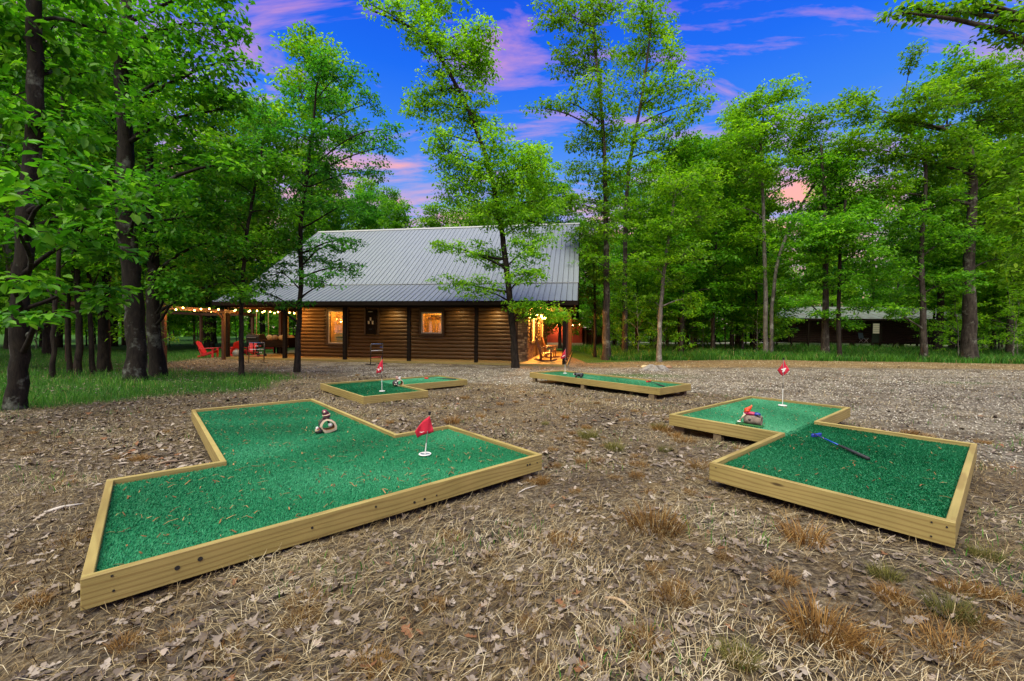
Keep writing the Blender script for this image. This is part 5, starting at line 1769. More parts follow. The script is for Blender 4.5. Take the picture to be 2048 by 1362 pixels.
flag(1565, 812, .245, .70, bands, [(.01, .69), (-.02, .62), (-.075, .535), (-.05, .49), (-.005, .445), (.045, .50), (.078, .545), (.03, .63)], [], '4', 'red flag with a white 4 hanging diamond shaped on the stepped green', 0, 0, (.0, .545), rad(30), .105)
flag(764, 783, .08, .70, bands, [(.008, .66), (.014, .50), (.012, .42), (-.03, .385), (-.115, .37), (-.105, .46), (-.07, .54), (-.03, .61)], [], '2', 'red flag with a white 2 drooping on the L-shaped green', -.02, 0, (-.052, .465), rad(58), .105)
flag(1130, 747.2, .185, .70, bands, [(.008, .69), (.016, .56), (.024, .47), (-.03, .43), (-.13, .40), (-.12, .47), (-.07, .56), (-.03, .63)], [], '1', 'red flag with a white 1 drooping before the porch corner post', 0, 0, (-.05, .49), rad(58), .105)
f3 = flag(850, 910, .165, .375, [(0, .3, W), (.3, 1, S_)], [(.04, .365), (.052, .30), (.078, .215), (.036, .195), (.025, .20), (-.02, .185), (-.070, .165), (-.092, .225), (-.055, .275), (-.01, .325)], [], None,
          'leaning short pole with folded red flag on the cross-shaped green', .10)
cl3 = [c_ for c_ in f3.children if c_.name.startswith('cloth')][0]
MB().prism([(-.055, .222), (-.03, .213), (-.005, .226), (-.03, .220)], 'y', -.022, -.020).build('white_mark', MAT['white'], cl3)

def putter(p0, p1, z, label, shaft, head, grip, headshape, split=.55):
    """head at p0, grip end at p1 (px)"""
    a, b_ = atz(*p0, z), atz(*p1, z)
    d = (b_ - a)
    L = d.length
    o = thing('putter', label, 'putter', (a.x, a.y, z), math.atan2(d.y, d.x), 'putters left lying on the greens')
    MB().tube([(0.01, 0, .035), (L * split, 0, .024)], .0075, 10).build('shaft', shaft, o, smooth=True)
    MB().tube([(L * split, 0, .024), (L * (split + .02), 0, .0235), (L, 0, .016)], [.010, .012, .015], 10).build('grip', grip, o, smooth=True)
    MB().cyl((L * .52, 0, .025), (L * .56, 0, .024), .010, .010, 10).build('collar', grip, o)
    MB().prism(headshape, 'z', .004, .034).build('club_head', head, o, bevel=.006, seg=2)
    return o
putter((1625, 873), (1737, 921), .245, 'blue putter with black grip lying on the stepped green', MAT['bluemetal'], MAT['blueplastic'], MAT['rubber'],
       [(-.055, .085), (-.02, .06), (.0, .0), (.035, -.035), (.055, -.02), (.03, .02), (.0, .07), (-.035, .11)])
putter((1296, 764.5), (1328, 774), .185, 'black putter with red head lying on the rectangular green', MAT['rubber'], MAT['red'], MAT['rubber'],
       [(-.08, .08), (-.05, .10), (.03, .03), (.05, -.05), (.02, -.06), (.0, .01)])
putter((855, 757.8), (912, 759.5), .08, 'black putter with red and white head lying on the L-shaped green', MAT['rubber'], MAT['red'], MAT['rubber'],
       [(-.09, .03), (-.05, .05), (.02, .03), (.03, -.03), (-.02, -.04), (-.08, -.02)])

CREAM = M('cream_paint', (.62, .50, .36), (.5, .39, .27), 20, .6)
BROWNIN = M('hollow_brown', (.26, .12, .03), (.15, .065, .018), 20, .7)
DARKLOG = M('dark_log_paint', (.045, .035, .040), (.022, .018, .020), 30, .6)
PURP = M('purple_stripe', (.20, .035, .075), (.10, .02, .04), 40, .45)
YEL = M('yellow_paint', (.62, .48, .02), None, 9, .5)
SKIN = M('figurine_skin', (.62, .32, .22), None, 9, .5)
MAG = M('magenta_paint', (.42, .018, .085), (.30, .012, .06), 20, .4)
ORG = M('orange_paint', (.72, .075, .018), (.60, .055, .012), 15, .35)
BLU = M('blue_trousers', (.02, .035, .28), (.012, .022, .18), 15, .4)
GRN = M('figurine_grass', (.012, .13, .02), (.006, .07, .012), 40, .8)
BARKG = M('figurine_bark', (.27, .21, .17), (.10, .075, .06), 22, .8, .6)
def ring_tunnel(o, outer, inner, dep, m_out, m_rim, m_in):
    n = len(outer)
    mb = MB()
    mb.add([(x, 0, z) for x, z in outer] + [(x, dep, z * .93 + .004) for x, z in outer], [(i, (i + 1) % n, n + (i + 1) % n, n + i) for i in range(n)])
    mb.build('log_shell', m_out, o, smooth=True)
    mb = MB()
    mb.add([(x, -.001, z) for x, z in outer] + [(x, -.007, z) for x, z in inner], [(i, (i + 1) % n, n + (i + 1) % n, n + i) for i in range(n)])
    mb.build('log_rim', m_rim, o)
    mb = MB()
    mb.add([(x, -.006, z) for x, z in inner] + [(x, dep, z) for x, z in inner], [(i, (i + 1) % n, n + (i + 1) % n, n + i) for i in range(n)])
    mb.build('log_hollow', m_in, o)
    mb = MB()
    mb.add([(x, dep, z * .93 + .004) for x, z in outer] + [(x, dep, z) for x, z in inner], [(i, (i + 1) % n, n + (i + 1) % n, n + i) for i in range(n)])
    mb.build('log_back', m_out, o)
# arch figurine on the cross-shaped green
p = atz(655, 866, .165)
o = thing('arch_figurine', 'hollow log arch figurine with a dark striped figure on top', 'figurine', (p.x, p.y, .163), math.atan2(-p.x, p.y) + rad(8))
sc_ = .0058
out_ = [((x - 740) / 19.46 * sc_, (1100 - z) / 19.46 * sc_) for x, z in [(545, 930), (660, 1100), (860, 1075), (1060, 1010), (1075, 880), (1010, 720), (890, 610), (720, 560), (590, 610), (500, 720), (470, 830)]]
in_ = [((x - 740) / 19.46 * sc_, (1100 - z) / 19.46 * sc_) for x, z in [(590, 910), (690, 985), (860, 975), (980, 930), (990, 850), (940, 740), (860, 665), (730, 625), (640, 660), (575, 750), (555, 840)]]
ring_tunnel(o, out_, in_, .12, DARKLOG, CREAM, BROWNIN)
fb = MB()
for i, (x, z, r_) in enumerate([(-.012, .160, .032), (.0, .185, .036), (-.012, .213, .036), (-.025, .238, .028)]):
    fb.ball((x, .04, z), (r_, r_ * .95, r_ * .8), 14, 10)
bd = fb.build('body', PURP, o, smooth=True)
rmod = bd.modifiers.new('remesh', 'REMESH'); rmod.mode = 'VOXEL'; rmod.voxel_size = .005; rmod.use_smooth_shade = True
for i, (x, z, r_) in enumerate([(-.004, .172, .036), (-.008, .200, .039), (-.02, .228, .034)]):
    MB().tube([(x + r_ * math.cos(t), .04 + r_ * math.sin(t), z + .2 * r_ * math.cos(t)) for t in np.linspace(0, 2 * math.pi, 17)], .0055, 6, False).build('stripe', MAT['black'] if i != 1 else CREAM, bd, smooth=True)
MB().ball((-.03, .01, .235), .012).build('eye_patch', CREAM, bd, smooth=True)
MB().ball((.034, .03, .085), (.026, .022, .024), 14, 10).build('white_ball', MAT['white'], o, smooth=True)
MB().tube([(.02, .06, .15), (.016, .05, .11), (.03, .04, .10)], [.014, .011, .006], 8).build('tail', DARKLOG, o, smooth=True)
for x, z, m_ in ((-.098, .062, MAG), (-.112, .045, CREAM), (-.090, .035, YEL), (-.105, .07, MAT['white'])):
    fl_ = MB()
    for t in range(5):
        fl_.ball((x + .009 * math.cos(t * 1.257), -.004, z + .009 * math.sin(t * 1.257)), (.008, .005, .008), 8, 6)
    fl_.ball((x, -.006, z), .006, 8, 6)
    fl_.build('flower', m_, o, smooth=True)
MB().ball((-.085, .03, .03), (.04, .045, .035), 12, 8).build('moss', DARKLOG, o, smooth=True)
# gnome on a log, stepped green
p = atz(1503, 851, .245)
o = thing('gnome_figurine', 'garden gnome with orange hat lying over a hollow log', 'figurine', (p.x, p.y, .243), math.atan2(-p.x, p.y) + rad(-12))
MB().prism([(-.16, -.05), (-.05, -.075), (.10, -.07), (.13, -.02), (.11, .06), (-.02, .08), (-.13, .04)], 'z', 0, .022).build('grass_base', GRN, o, bevel=.008)
lg = MB()
n = 16
vs_, fs_ = [], []
for i, (x, rr2) in enumerate([(-.075, .046), (-.04, .050), (0, .053), (.05, .050), (.095, .054), (.105, .052), (.103, .036), (.04, .030)]):
    for k in range(n):
        t = 2 * math.pi * k / n
        vs_.append((x, rr2 * math.cos(t) * (1 + .05 * math.sin(k * 2.3)), .07 + rr2 * 1.12 * math.sin(t) * (1 + .05 * math.sin(k * 3.1))))
for i in range(7):
    for k in range(n):
        fs_.append((i * n + k, i * n + (k + 1) % n, (i + 1) * n + (k + 1) % n, (i + 1) * n + k))
fs_.append(tuple(range(n))); fs_.append(tuple(7 * n + k for k in range(n)))
lg.add(vs_, fs_)
lg.build('log', BARKG, o, smooth=True)
MB().ball((-.01, -.048, .075), (.016, .01, .014)).build('knot_hole', DARKLOG, o, smooth=True)
gb = MB().ball((-.005, 0, .142), (.055, .034, .024), 14, 10)
gb.ball((-.055, -.01, .145), .026, 12, 8)
gb.build('shirt', MAG, o, smooth=True)
MB().ball((.055, 0, .140), (.038, .032, .024), 14, 10).build('trousers', BLU, o, smooth=True)
MB().tube([(.06, -.02, .135), (.085, -.028, .120), (.095, -.03, .112)], [.014, .013, .010], 8).build('boot', MAT['black'], o, smooth=True)
MB().ball((-.048, -.005, .160), (.024, .022, .022), 14, 10).build('face', SKIN, o, smooth=True)
MB().ball((-.071, -.008, .158), .006, 8, 6).build('nose', SKIN, o, smooth=True)
MB().tube([(-.062, -.01, .148), (-.075, -.012, .130), (-.080, -.012, .112)], [.018, .015, .004], 8).build('beard', MAT['white'], o, smooth=True)
MB().tube([(-.055, 0, .166), (-.043, 0, .182), (-.022, 0, .205), (-.004, 0, .226), (-.002, 0, .245)], [.036, .030, .020, .010, .004], 12).build('hat', ORG, o, smooth=True)
MB().tube([(-.052 + .034 * math.cos(t) * .8, .034 * math.sin(t), .168 + .5 * .02 * math.cos(t)) for t in np.linspace(0, 2 * math.pi, 17)], .007, 6, False).build('hat_brim', ORG, o, smooth=True)
MB().tube([(-.06, -.035, .135), (-.085, -.042, .10), (-.105, -.045, .065)], [.011, .010, .008], 8).build('arm', CREAM, o, smooth=True)
hn = MB().ball((-.112, -.046, .055), (.010, .008, .010), 8, 6)
for k in range(4):
    hn.tube([(-.116, -.052 + k * .004, .052), (-.122, -.053 + k * .0045, .046), (-.122, -.052 + k * .0045, .040)], [.0028, .0025, .002], 5)
hn.tube([(-.110, -.050, .058), (-.116, -.058, .052)], [.003, .002], 5)
hn.build('hand', SKIN, o, smooth=True)
MB().ball((-.122, -.046, .038), (.022, .012, .010), 10, 6).build('squirrel_friend', MAT['white'], o, smooth=True)
# tunnel figurine on the L-shaped green
p = atz(797, 773, .08)
o = thing('tunnel_figurine', 'hollow stump tunnel figurine with small pale animals on top', 'figurine', (p.x, p.y, .078), math.atan2(-p.x, p.y) + rad(14))
n = 14
out_ = [(.035 + .085 * math.cos(t) * (1.15 if math.sin(t) < 0 else .85), .075 + .085 * math.sin(t) * (.88 if math.sin(t) < 0 else 1.0)) for t in np.linspace(0, 2 * math.pi, n, endpoint=False)]
in_ = [(.035 + .06 * math.cos(t), .082 + .058 * math.sin(t)) for t in np.linspace(0, 2 * math.pi, n, endpoint=False)]
ring_tunnel(o, out_, in_, .16, DARKLOG, CREAM, BROWNIN)
MB().ball((-.055, .06, .07), (.065, .09, .075), 14, 10).build('stump_root', DARKLOG, o, smooth=True)
for x, z, m_ in ((-.06, .09, W), (-.045, .055, W), (-.085, .05, CREAM), (-.03, .125, W)):
    MB().ball((x, -.02, z), (.012, .012, .016), 8, 6).build('daisy', m_, o, smooth=True)
an = MB().ball((-.02, .04, .175), (.035, .03, .03), 12, 8).ball((-.035, .03, .205), .022, 12, 8).ball((-.048, .03, .226), .008, 8, 6).ball((-.024, .03, .226), .008, 8, 6)
a_ = an.build('animal', M('pinkish_fur', (.50, .30, .24), (.38, .2, .16), 20, .7), o, smooth=True)
rmod = a_.modifiers.new('remesh', 'REMESH'); rmod.mode = 'VOXEL'; rmod.voxel_size = .005; rmod.use_smooth_shade = True
an = MB().ball((.03, .04, .175), (.03, .028, .03), 12, 8).ball((.04, .03, .205), .018, 12, 8)
a_ = an.build('animal', M('white_fur', (.66, .66, .68), (.4, .45, .48), 20, .7), o, smooth=True)
# bear figurine on the rectangular green
p = atz(1157, 755.5, .185)
o = thing('bear_figurine', 'black bear figurine with pale muzzle crouching on the rectangular green', 'figurine', (p.x, p.y, .182), math.atan2(-p.x, p.y))
bb = MB().ball((.02, 0, .085), (.085, .055, .055), 16, 12).ball((.075, 0, .08), (.055, .055, .06), 14, 10).ball((-.035, 0, .09), (.055, .05, .048), 14, 10).ball((-.085, -.01, .10), (.042, .042, .040), 14, 10)
for s_ in (-1, 1):
    bb.ball((-.085, s_ * .032 - .01, .138), .014, 8, 6)
    bb.tube([(-.035, s_ * .038, .075), (-.055, s_ * .045, .035), (-.075, s_ * .045, .013)], [.026, .022, .017], 10)
    bb.tube([(.075, s_ * .042, .06), (.055, s_ * .052, .03), (.07, s_ * .055, .013), (.045, s_ * .055, .012)], [.032, .026, .019, .015], 10)
b0 = bb.build('body', M('black_fur', (.012, .014, .020), (.006, .007, .010), 40, .45, .4), o, smooth=True)
rmod = b0.modifiers.new('remesh', 'REMESH'); rmod.mode = 'VOXEL'; rmod.voxel_size = .006; rmod.use_smooth_shade = True
MB().ball((-.112, -.022, .090), (.024, .022, .020), 12, 8).build('muzzle', M('pale_muzzle', (.55, .48, .44), None, 9, .6), o, smooth=True)
MB().ball((-.134, -.028, .096), .007, 8, 6).build('nose', MAT['black'], o, smooth=True)
for s_ in (-1, 1):
    MB().ball((-.108, s_ * .016 - .022, .116), .0045, 8, 6).build('eye', MAT['white'], o, smooth=True)

# ------------------------------------------------------------------ ladder toss frames
def ladder(px, py, label, bolas):
    p = atz(px, py, -.10)
    o = thing('ladder_toss', label, 'ladder game', (p.x, p.y, ghs(p.x, p.y) + .012), rad(56), 'ladder toss frames on the gravel')
    for s_ in (-.30, .30):
        MB().bar((s_, -.33, .012), (s_, .33, .012), .034, .034).build('foot', MAT['black'], o)
        MB().tube([(s_, 0, .02), (s_, -.03, .86)], .017, 8).build('upright', MAT['black'], o, smooth=True)
    blu = M('blue_rung', (.10, .20, .42), None, 6, .3)
    for z, m_ in ((.86, blu), (.58, MAT['white']), (.30, MAT['red'])):
        MB().tube([(-.30, -.03 * z, z), (.30, -.03 * z, z)], .014, 8).build('rung', m_, o, smooth=True)
    for i, (x, z, m_) in enumerate(bolas):
        b_ = bpy.data.objects.new('bola', None)
        link(b_, o)
        b_.location = (x, -.035, z)
        for s_ in (-1, 1):
            MB().tube([(0, 0, .02), (s_ * .02, -.02 * s_, -.10)], .004, 5).build('cord', MAT['black'], b_)
            MB().ball((s_ * .02, -.02 * s_, -.12), .024, 10, 8).build('ball', m_, b_, smooth=True)
ladder(753, 729.5, 'ladder toss frame with a blue bola before the log wall', [(.2, .84, MAT['bluemetal'])])
ladder(513, 726.5, 'ladder toss frame hung with red and white bolas by the deck', [(-.15, .84, MAT['red']), (.0, .84, MAT['white']), (.12, .84, MAT['red']), (.0, .57, MAT['red']), (.15, .56, MAT['white'])])

# ------------------------------------------------------------------ porch furniture
def hx(px, v):
    r_ = (px - 1024) / FPX
    return (r_ * (17.308 + .98677 * v) - 2.168 - .1621 * v) / (.98677 + .1621 * r_)
CHW = M('chair_log_wood', (.20, .075, .022), (.11, .038, .012), 5, .45, .2, (3, 3, 3))
def rocker(u, v, label, rz=0):
    p = hpt(u, v, .0)
    o = thing('rocking_chair', label, 'rocking chair', p, HA + rz, 'log rocking chairs on the gable porch')
    for s_ in (-.28, .28):
        pts = [(-.52 + 1.04 * t, s_, .03 + .26 * (t - .52) ** 2 * 1.3) for t in np.linspace(0, 1, 11)]
        MB().tube(pts, .028, 8).build('rocker', CHW, o, smooth=True)
        MB().tube([(.24, s_, .06), (.26, s_, .62)], .028, 8).build('front_leg', CHW, o, smooth=True)
        MB().tube([(-.22, s_, .06), (-.24, s_, .42), (-.46, s_, 1.12)], .03, 8).build('back_post', CHW, o, smooth=True)
        MB().bar((-.34, s_, .64), (.36, s_, .66), .09, .045).build('arm', CHW, o, bevel=.01)
        MB().tube([(-.28, s_, .10), (.24, s_, .40)], .022, 8).build('brace', CHW, o, smooth=True)
    for i in range(6):
        MB().bar((-.20 + i * .09, -.30, .42 - .012 * (5 - i)), (-.20 + i * .09, .30, .42 - .012 * (5 - i)), .08, .028).build('seat_slat', CHW, o, bevel=.006)
    for i in range(5):
        y_ = -.2 + i * .1
        MB().bar((-.235, y_, .44), (-.445, y_, 1.08), .085, .024, (1, 0, .3)).build('back_slat', CHW, o, bevel=.006)
    MB().tube([(-.455, -.31, 1.10), (-.455, .31, 1.10)], .032, 8).build('top_rail', CHW, o, smooth=True)
    MB().tube([(.25, -.28, .34), (.25, .28, .34)], .022, 8).build('stretcher', CHW, o, smooth=True)
rocker(-.86, 1.55, 'log rocking chair nearest the porch corner post')
rocker(-.86, 4.4, 'log rocking chair behind the first one along the gable wall', rad(12))
def adirondack(loc, rz, label):
    o = thing('adirondack_chair', label, 'chair', loc, rz, 'red chairs round the fire pit')
    o.scale = (.88, .88, .88)
    m = MAT['red']
    for s_ in (-.27, .27):
        MB().add([(.36, s_ - .015, .30), (.36, s_ - .015, .40), (-.45, s_ - .015, .10), (-.45, s_ - .015, 0), (.36, s_ + .015, .30), (.36, s_ + .015, .40), (-.45, s_ + .015, .10), (-.45, s_ + .015, 0)],
                 [(0, 1, 2, 3), (7, 6, 5, 4), (0, 4, 5, 1), (1, 5, 6, 2), (2, 6, 7, 3), (3, 7, 4, 0)]).build('stringer', m, o)
        MB().box((.33, s_ * 1.1, .27), (.10, .03, .54)).build('front_leg', m, o)
        MB().bar((-.36, s_ * 1.15, .52), (.42, s_ * 1.15, .55), .13, .024).build('arm', m, o, bevel=.006)
        MB().bar((-.22, s_ * 1.12, .16), (-.36, s_ * 1.12, .52), .03, .06).build('arm_post', m, o)
    for i in range(6):
        x = .34 - i * .10
        MB().box((x, 0, .395 - i * .036), (.088, .56, .02), Matrix.Rotation(rad(-20), 3, 'Y')).build('seat_slat', m, o)
    for i in range(5):
        y_ = -.22 + i * .11
        h = .90 - .05 * abs(i - 2)
        MB().bar((-.20, y_ * .85, .20), (-.20 - .55 * h * .75, y_ * 1.1, .20 + h * .85), .10, .02, (1, 0, .4)).build('back_slat', m, o, bevel=.004)
    MB().bar((-.37, -.3, .52), (-.37, .3, .52), .05, .03).build('back_rail', m, o)
g_ = lambda x, y: (x, y, ghs(x, y))
adirondack(g_(-15.55, 21.0), rad(12), 'red adirondack chair in profile on the grass edge by the pergola')
adirondack(g_(-14.85, 21.7), rad(165), 'red adirondack chair turned away beside the pergola post')
adirondack(g_(-14.35, 22.2), rad(-100), 'red adirondack chair showing its slatted front next to the deck post')
adirondack(g_(-15.6, 26.3), rad(-60), 'red adirondack chair farthest off behind the deck')
# grill on the deck
u = hx(512, .75)
o = thing('grill', 'black barbecue grill with side shelf standing on the deck', 'grill', hpt(u, .75, 0), HA)
MB().prism([(-.24, .82), (.24, .82), (.26, .96), (.18, 1.10), (-.18, 1.12), (-.26, .98)], 'x', -.36, .36).build('hood', MAT['black'], o, bevel=.02)
MB().box((0, 0, .76), (.70, .48, .12)).build('fire_box', MAT['black'], o, bevel=.01)
MB().box((.56, 0, .82), (.38, .42, .03)).build('side_shelf', MAT['redwood'], o, bevel=.005)
MB().box((-.50, 0, .82), (.26, .42, .03)).build('side_shelf', MAT['black'], o, bevel=.005)
for x in (-.32, .32):
    for y_ in (-.2, .2):
        MB().bar((x, y_, .06), (x, y_, .72), .035, .035).build('leg', MAT['black'], o)
MB().box((0, 0, .22), (.66, .42, .03)).build('lower_shelf', MAT['redwood'], o)
for y_ in (-.22, .22):
    MB().cyl((.32, y_ - .02, .07), (.32, y_ + .02, .07), .07, .07, 16).build('wheel', MAT['rubber'], o)
MB().tube([(-.25, -.30, .94), (.25, -.30, .94)], .012, 8).build('hood_handle', MAT['steel'], o)
# gas bottle
u = hx(473, .35)
o = thing('gas_bottle', 'squat white gas bottle on the deck by the corner post', 'gas bottle', hpt(u, .35, 0), 0)
MB().tube([(0, 0, .0), (0, 0, .03), (0, 0, .06), (0, 0, .22), (0, 0, .29), (0, 0, .32)], [.10, .12, .165, .17, .13, .05], 20).build('tank', M('pale_tank', (.42, .44, .40), (.34, .36, .33), 5, .5), o, smooth=True)
MB().tube([(.07 * math.cos(t), .07 * math.sin(t), .36) for t in np.linspace(0, 2 * math.pi, 17)], .012, 6, False).build('collar', MAT['flash'], o, smooth=True)
MB().cyl((0, 0, .31), (0, 0, .37), .02, .015).build('valve', MAT['steel'], o)
# fire table
o = thing('fire_table', 'low dark fire pit table behind the gas bottle', 'table', g_(-14.2, 23.6), .3)
MB().box((0, 0, .58), (1.3, .9, .06)).build('table_top', MAT['darkwood'], o, bevel=.01)
for x in (-.55, .55):
    for y_ in (-.35, .35):
        MB().box((x, y_, .28), (.09, .09, .56)).build('leg', MAT['darkwood'], o)
# hanging daybed
uc = hx(556, 3.2)
o = thing('swing_bed', 'dark wooden daybed hanging from ropes under the deck roof', 'swing bed', hpt(uc, 3.2, 0), HA)
MB().box((0, 0, .47), (1.95, .95, .20)).build('bed_base', MAT['darkwood'], o, bevel=.01)
for y_ in (-.47, .47):
    MB().box((0, y_, .62 if y_ < 0 else .78), (2.0, .05, .34 if y_ < 0 else .60)).build('bed_panel', MAT['darkwood'], o)
for x in (-1.0, 1.0):
    MB().box((x, 0, .70), (.05, .99, .42)).build('bed_panel', MAT['darkwood'], o)
MB().box((0, 0, .66), (1.9, .86, .16)).build('mattress', MAT['black'], o, bevel=.03, seg=2)
for x in (-.98, .98):
    for y_ in (-.44, .44):
        MB().tube([(x, y_, .4), (x, y_, 2.6)], .022, 8).build('rope', M('rope', (.42, .29, .12), None, 40, .9), o, smooth=True)
for i, (x, rr2) in enumerate([(-.62, .2), (-.30, -.15), (.15, .1), (.45, -.25), (.75, .05)]):
    c_ = thing('cushion', ['striped tan cushion at the grill end of the daybed', 'dark tan cushion second along the daybed', 'long tan cushion in the middle of the daybed', 'tan cushion leaning fourth along the daybed', 'tan cushion at the far rope end of the daybed'][i],
               'cushion', hpt(uc + x, 3.2 + .12, .90), HA, 'cushions on the daybed')
    m_ = M('cushion_cloth', (.46, .33, .15) if i != 1 else (.16, .11, .06), (.28, .19, .09), 30, .9)
    MB().ball((0, 0, .0), (.22, .10, .16), 14, 10, Matrix.Rotation(rr2, 3, 'Y')).build('pad', m_, c_, smooth=True)
    MB().tube([(.20 * math.cos(t), 0, .145 * math.sin(t)) for t in np.linspace(0, 2 * math.pi, 19)], .008, 5, False).build('piping', MAT['darkwood'], c_, smooth=True)

# pergola and string lights
PG = [(-13.5, 15.9), (-13.45, 19.1), (-15.2, 24.0), (-18.6, 24.5), (-20.6, 20.5), (-18.0, 16.6)]
o = thing('pergola', 'open red brown timber pergola round the fire pit', 'pergola', (0, 0, 0))
for i, (x, y_) in enumerate(PG):
    z0 = ghs(x, y_) - .05
    MB().box((x, y_, (z0 + 2.2) / 2), (.125, .125, 2.2 - z0)).build('post', MAT['redwood'], o, bevel=.006)
    x2, y2 = PG[(i + 1) % 6]
    d = Vector((x2 - x, y2 - y_, 0)).normalized()
    nr = Vector((-d.y, d.x, 0)) * .10
    for s_ in (-1, 1):
        MB().bar(Vector((x, y_, 2.16 + .03 * i)) - d * .25 + nr * s_, Vector((x2, y2, 2.16 + .03 * i)) + d * .25 + nr * s_, .04, .14).build('beam', MAT['redwood'], o)
    if i == 0:
        MB().bar(Vector((x2, y2, 1.75)), Vector((x2, y2, 2.12)) - d * .38, .045, .07).build('brace', MAT['redwood'], o)
def string_light(label, pts, lights, e):
    o = thing('string_light', label, 'string lights', (0, 0, 0))
    P = [at(px, py - 2.0, Y) for px, py, Y in pts]
    wire = []
    for a, b_ in zip(P[:-1], P[1:]):
        for t in np.linspace(0, 1, 5)[:-1]:
            q = a.lerp(b_, t)
            q.z -= .03 * math.sin(math.pi * t) - .045
            wire.append(q)
    wire.append(P[-1] + Vector((0, 0, .045)))
    MB().tube(wire, .006, 5).build('wire', MAT['black'], o)
    for q in P:
        b_ = bpy.data.objects.new('bulb', None)
        link(b_, o)
        b_.location = q
        MB().cyl((0, 0, .015), (0, 0, .05), .016, .014, 8).build('socket', MAT['black'], b_)
        MB().ball((0, 0, -.012), (.027, .027, .034), 12, 8).build('glass', MAT['bulb'], b_, smooth=True)
    for (px, py, Y) in lights:
        ld = bpy.data.lights.new('string_glow', 'POINT')
        ld.energy = e
        ld.color = (1.0, .42, .08)
        ld.shadow_soft_size = .03
        lo = bpy.data.objects.new('string_glow', ld)
        link(lo, o)
        lo.location = at(px, py, Y) - Vector((0, 0, .08))
string_light('warm bulbs strung along the pergola beam', [(334, 619, 15.6), (352, 620.5, 16.0), (366, 617, 16.5), (389, 622, 17.0), (402, 619.5, 17.4), (418.5, 619, 17.9), (422, 624.5, 18.2), (437, 620.5, 18.6)], [(352, 622, 15.8), (402, 622, 17.2), (430, 624, 18.4)], 6)
string_light('warm bulbs strung under the deck roof edge', [(469, 623, 20.2), (471, 621.5, 20.5), (497.5, 624.6, 20.6), (500, 623, 20.4), (514, 623, 20.5), (525, 626, 20.4), (529, 624, 20.6), (540.5, 625, 20.5), (549, 627.5, 20.3), (556, 625.6, 20.6), (579, 626.6, 20.4), (588.6, 628, 20.2)],
             [(500, 626, 20.6), (530, 627, 20.6), (560, 628, 20.7), (586, 629, 20.5)], 8)

# ------------------------------------------------------------------ stump, rocks, sticks
p = atz(1310, 741, -.08)
zg = ghs(p.x, p.y)
o = thing('tree_stump', 'bleached grey tree stump with spreading roots in the gravel', 'stump', (p.x, p.y, zg))
mb = MB()
r = random.Random(9)
n = 18
vs_, fs_ = [], []
for j, (rr2, z) in enumerate([(.46, -.05), (.36, .06), (.27, .13), (.22, .19), (.12, .17), (.03, .14)]):
    for k in range(n):
        t = 2 * math.pi * k / n
        q = rr2 * (1 + (.28 if j < 3 else .12) * math.sin(k * 2.1 + 1) + r.uniform(-.12, .12))
        vs_.append((q * math.cos(t) * 1.15, q * math.sin(t), z + r.uniform(-.02, .03)))
for j in range(5):
    for k in range(n):
        fs_.append((j * n + k, j * n + (k + 1) % n, (j + 1) * n + (k + 1) % n, (j + 1) * n + k))
mb.add(vs_, fs_).build('stump_body', MAT['stump'], o, smooth=True)
for a in (0.2, 1.1, 2.4, 3.3, 4.2, 5.2, 5.8):
    L = r.uniform(.4, .62)
    MB().tube([(.15 * math.cos(a), .15 * math.sin(a), .10), (.36 * math.cos(a + .1), .36 * math.sin(a + .1), .06), (L * math.cos(a + .25), L * math.sin(a + .25), .0), ((L + .1) * math.cos(a + .3), (L + .1) * math.sin(a + .3), -.05)], [.09, .07, .045, .02], 8).build('root', MAT['stump'], o, smooth=True)
for px, py, s_, m_, lab in ((1289, 734, .16, M('tan_rock', (.52, .42, .24), (.4, .3, .17), 8, .9, .5), 'pale tan rock lying beside the stump'), (1337, 735, .15, M('brown_rock', (.30, .17, .09), (.2, .11, .06), 8, .9, .5), 'brown rock lying beside the stump')):
    q = atz(px, py + 2, -.08)
    bmx = MB().ball((0, 0, .04), (s_, s_ * .7, s_ * .5), 10, 7)
    rq = random.Random(px)
    bmx.v = [(x * rq.uniform(.85, 1.12), y_ * rq.uniform(.85, 1.12), z * rq.uniform(.85, 1.1)) for x, y_, z in bmx.v]
    ob = bmx.build('rock', m_, None, loc=(q.x, q.y, ghs(q.x, q.y)))
    tag(ob, lab, 'rock')
def stick(p0, p1, r_, m_, lab, name='stick'):
    a, b_ = atz(*p0, .03), atz(*p1, .03)
    a.z, b_.z = ghs(a.x, a.y) + r_ * .7, ghs(b_.x, b_.y) + r_ * .7
    mid = (a + b_) / 2 + Vector((.02, .01, .012))
    mid.z = max(mid.z, ghs(mid.x, mid.y) + r_ * .6)
    ob = MB().tube([a, a.lerp(mid, .6) + Vector((0, .008, .004)), mid, b_], [r_, r_ * 1.1, r_ * .9, r_ * .5], 7).build(name, m_, None, smooth=True)
    tag(ob, lab, 'stick')
GW = M('bleached_stick', (.50, .46, .42), (.32, .28, .25), 20, .9, .4)
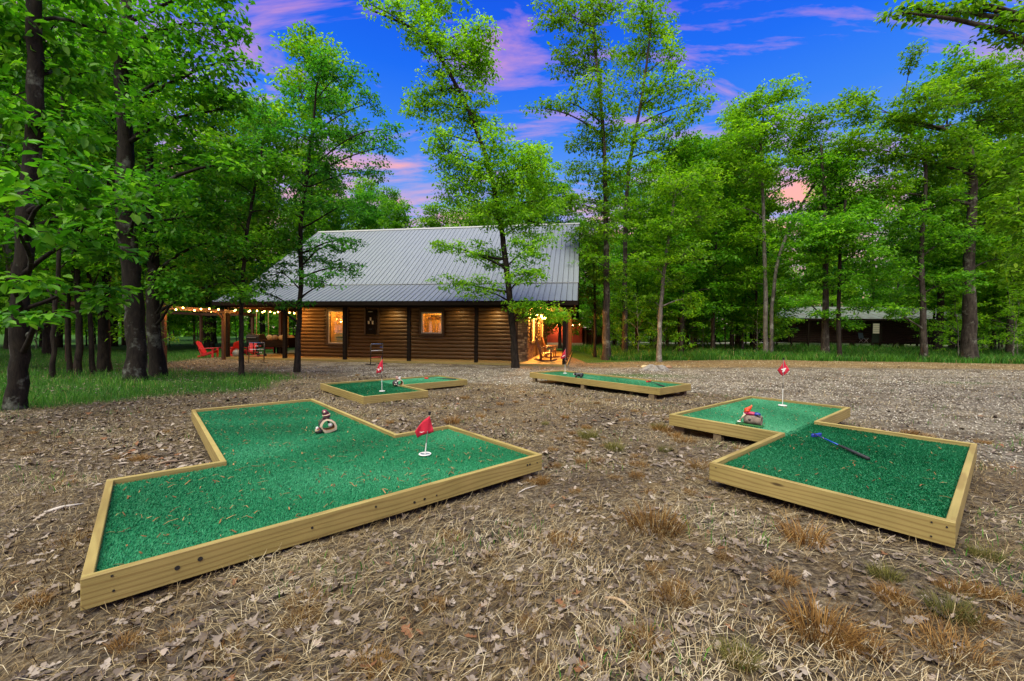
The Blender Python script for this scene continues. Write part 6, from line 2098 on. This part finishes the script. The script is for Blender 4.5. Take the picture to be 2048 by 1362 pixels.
stick((185, 967), (205, 963), .006, GW, 'short white stick by the corner of the cross-shaped green')
stick((88, 1022), (168, 1005), .010, GW, 'long bleached stick lying in the leaves at the picture edge')
stick((205, 900), (238, 890), .007, GW, 'thin bleached twig among the leaves')
stick((312, 922), (368, 914), .011, M('brown_stick', (.26, .19, .13), (.15, .1, .07), 20, .9, .4), 'brown stick under the edge of the cross-shaped green')
stick((1210, 1197), (1272, 1232), .007, M('tan_stick', (.42, .31, .19), (.3, .2, .12), 20, .9, .3), 'tan dry stalk lying in the straw')
stick((1035, 982), (1076, 967), .005, GW, 'thin pale twig beside the corner of the cross-shaped green')
stick((1514, 998), (1630, 1024), .022, M('dark_bark_piece', (.075, .055, .045), (.03, .022, .018), 20, .9, .6), 'dark strip of bark along the foot of the stepped green', 'bark_strip')

# ------------------------------------------------------------------ far furniture
p = at(1421, 692, 46)
o = thing('picnic_table', 'dark picnic table with benches in the wood', 'table', (p.x, p.y, ghs(p.x, p.y)), rad(12))
for i in range(4):
    MB().box((0, -.27 + i * .18, .74), (2.2, .165, .05)).build('top_plank', MAT['darkwood'], o)
for s_ in (-1, 1):
    MB().box((0, s_ * .72, .44), (2.2, .26, .05)).build('bench', MAT['darkwood'], o)
    for x in (-.8, .8):
        MB().bar((x, s_ * .2, .70), (x, s_ * .72, 0), .06, .10).build('leg', MAT['darkwood'], o)
for x in (-.8, .8):
    MB().bar((x, -.75, .40), (x, .75, .40), .06, .10).build('crossbar', MAT['darkwood'], o)
p = at(1727, 690, 41.0)
o = thing('camp_chair', 'folding camp chair on the far cabin porch', 'chair', (p.x, p.y, ghs(p.x, p.y) + .56), .2)
cb = M('camp_cloth', (.05, .08, .11), None, 9, .8)
MB().box((0, 0, .42), (.55, .5, .03)).build('seat', cb, o)
MB().bar((0, .24, .45), (0, .34, .98), .60, .03, (0, 1, 0)).build('backrest', cb, o)
for s_ in (-1, 1):
    for y_ in (-.24, .24):
        MB().bar((s_ * .28, y_, 0), (-s_ * .28, y_, .42), .025, .025).build('leg', MAT['steel'], o)
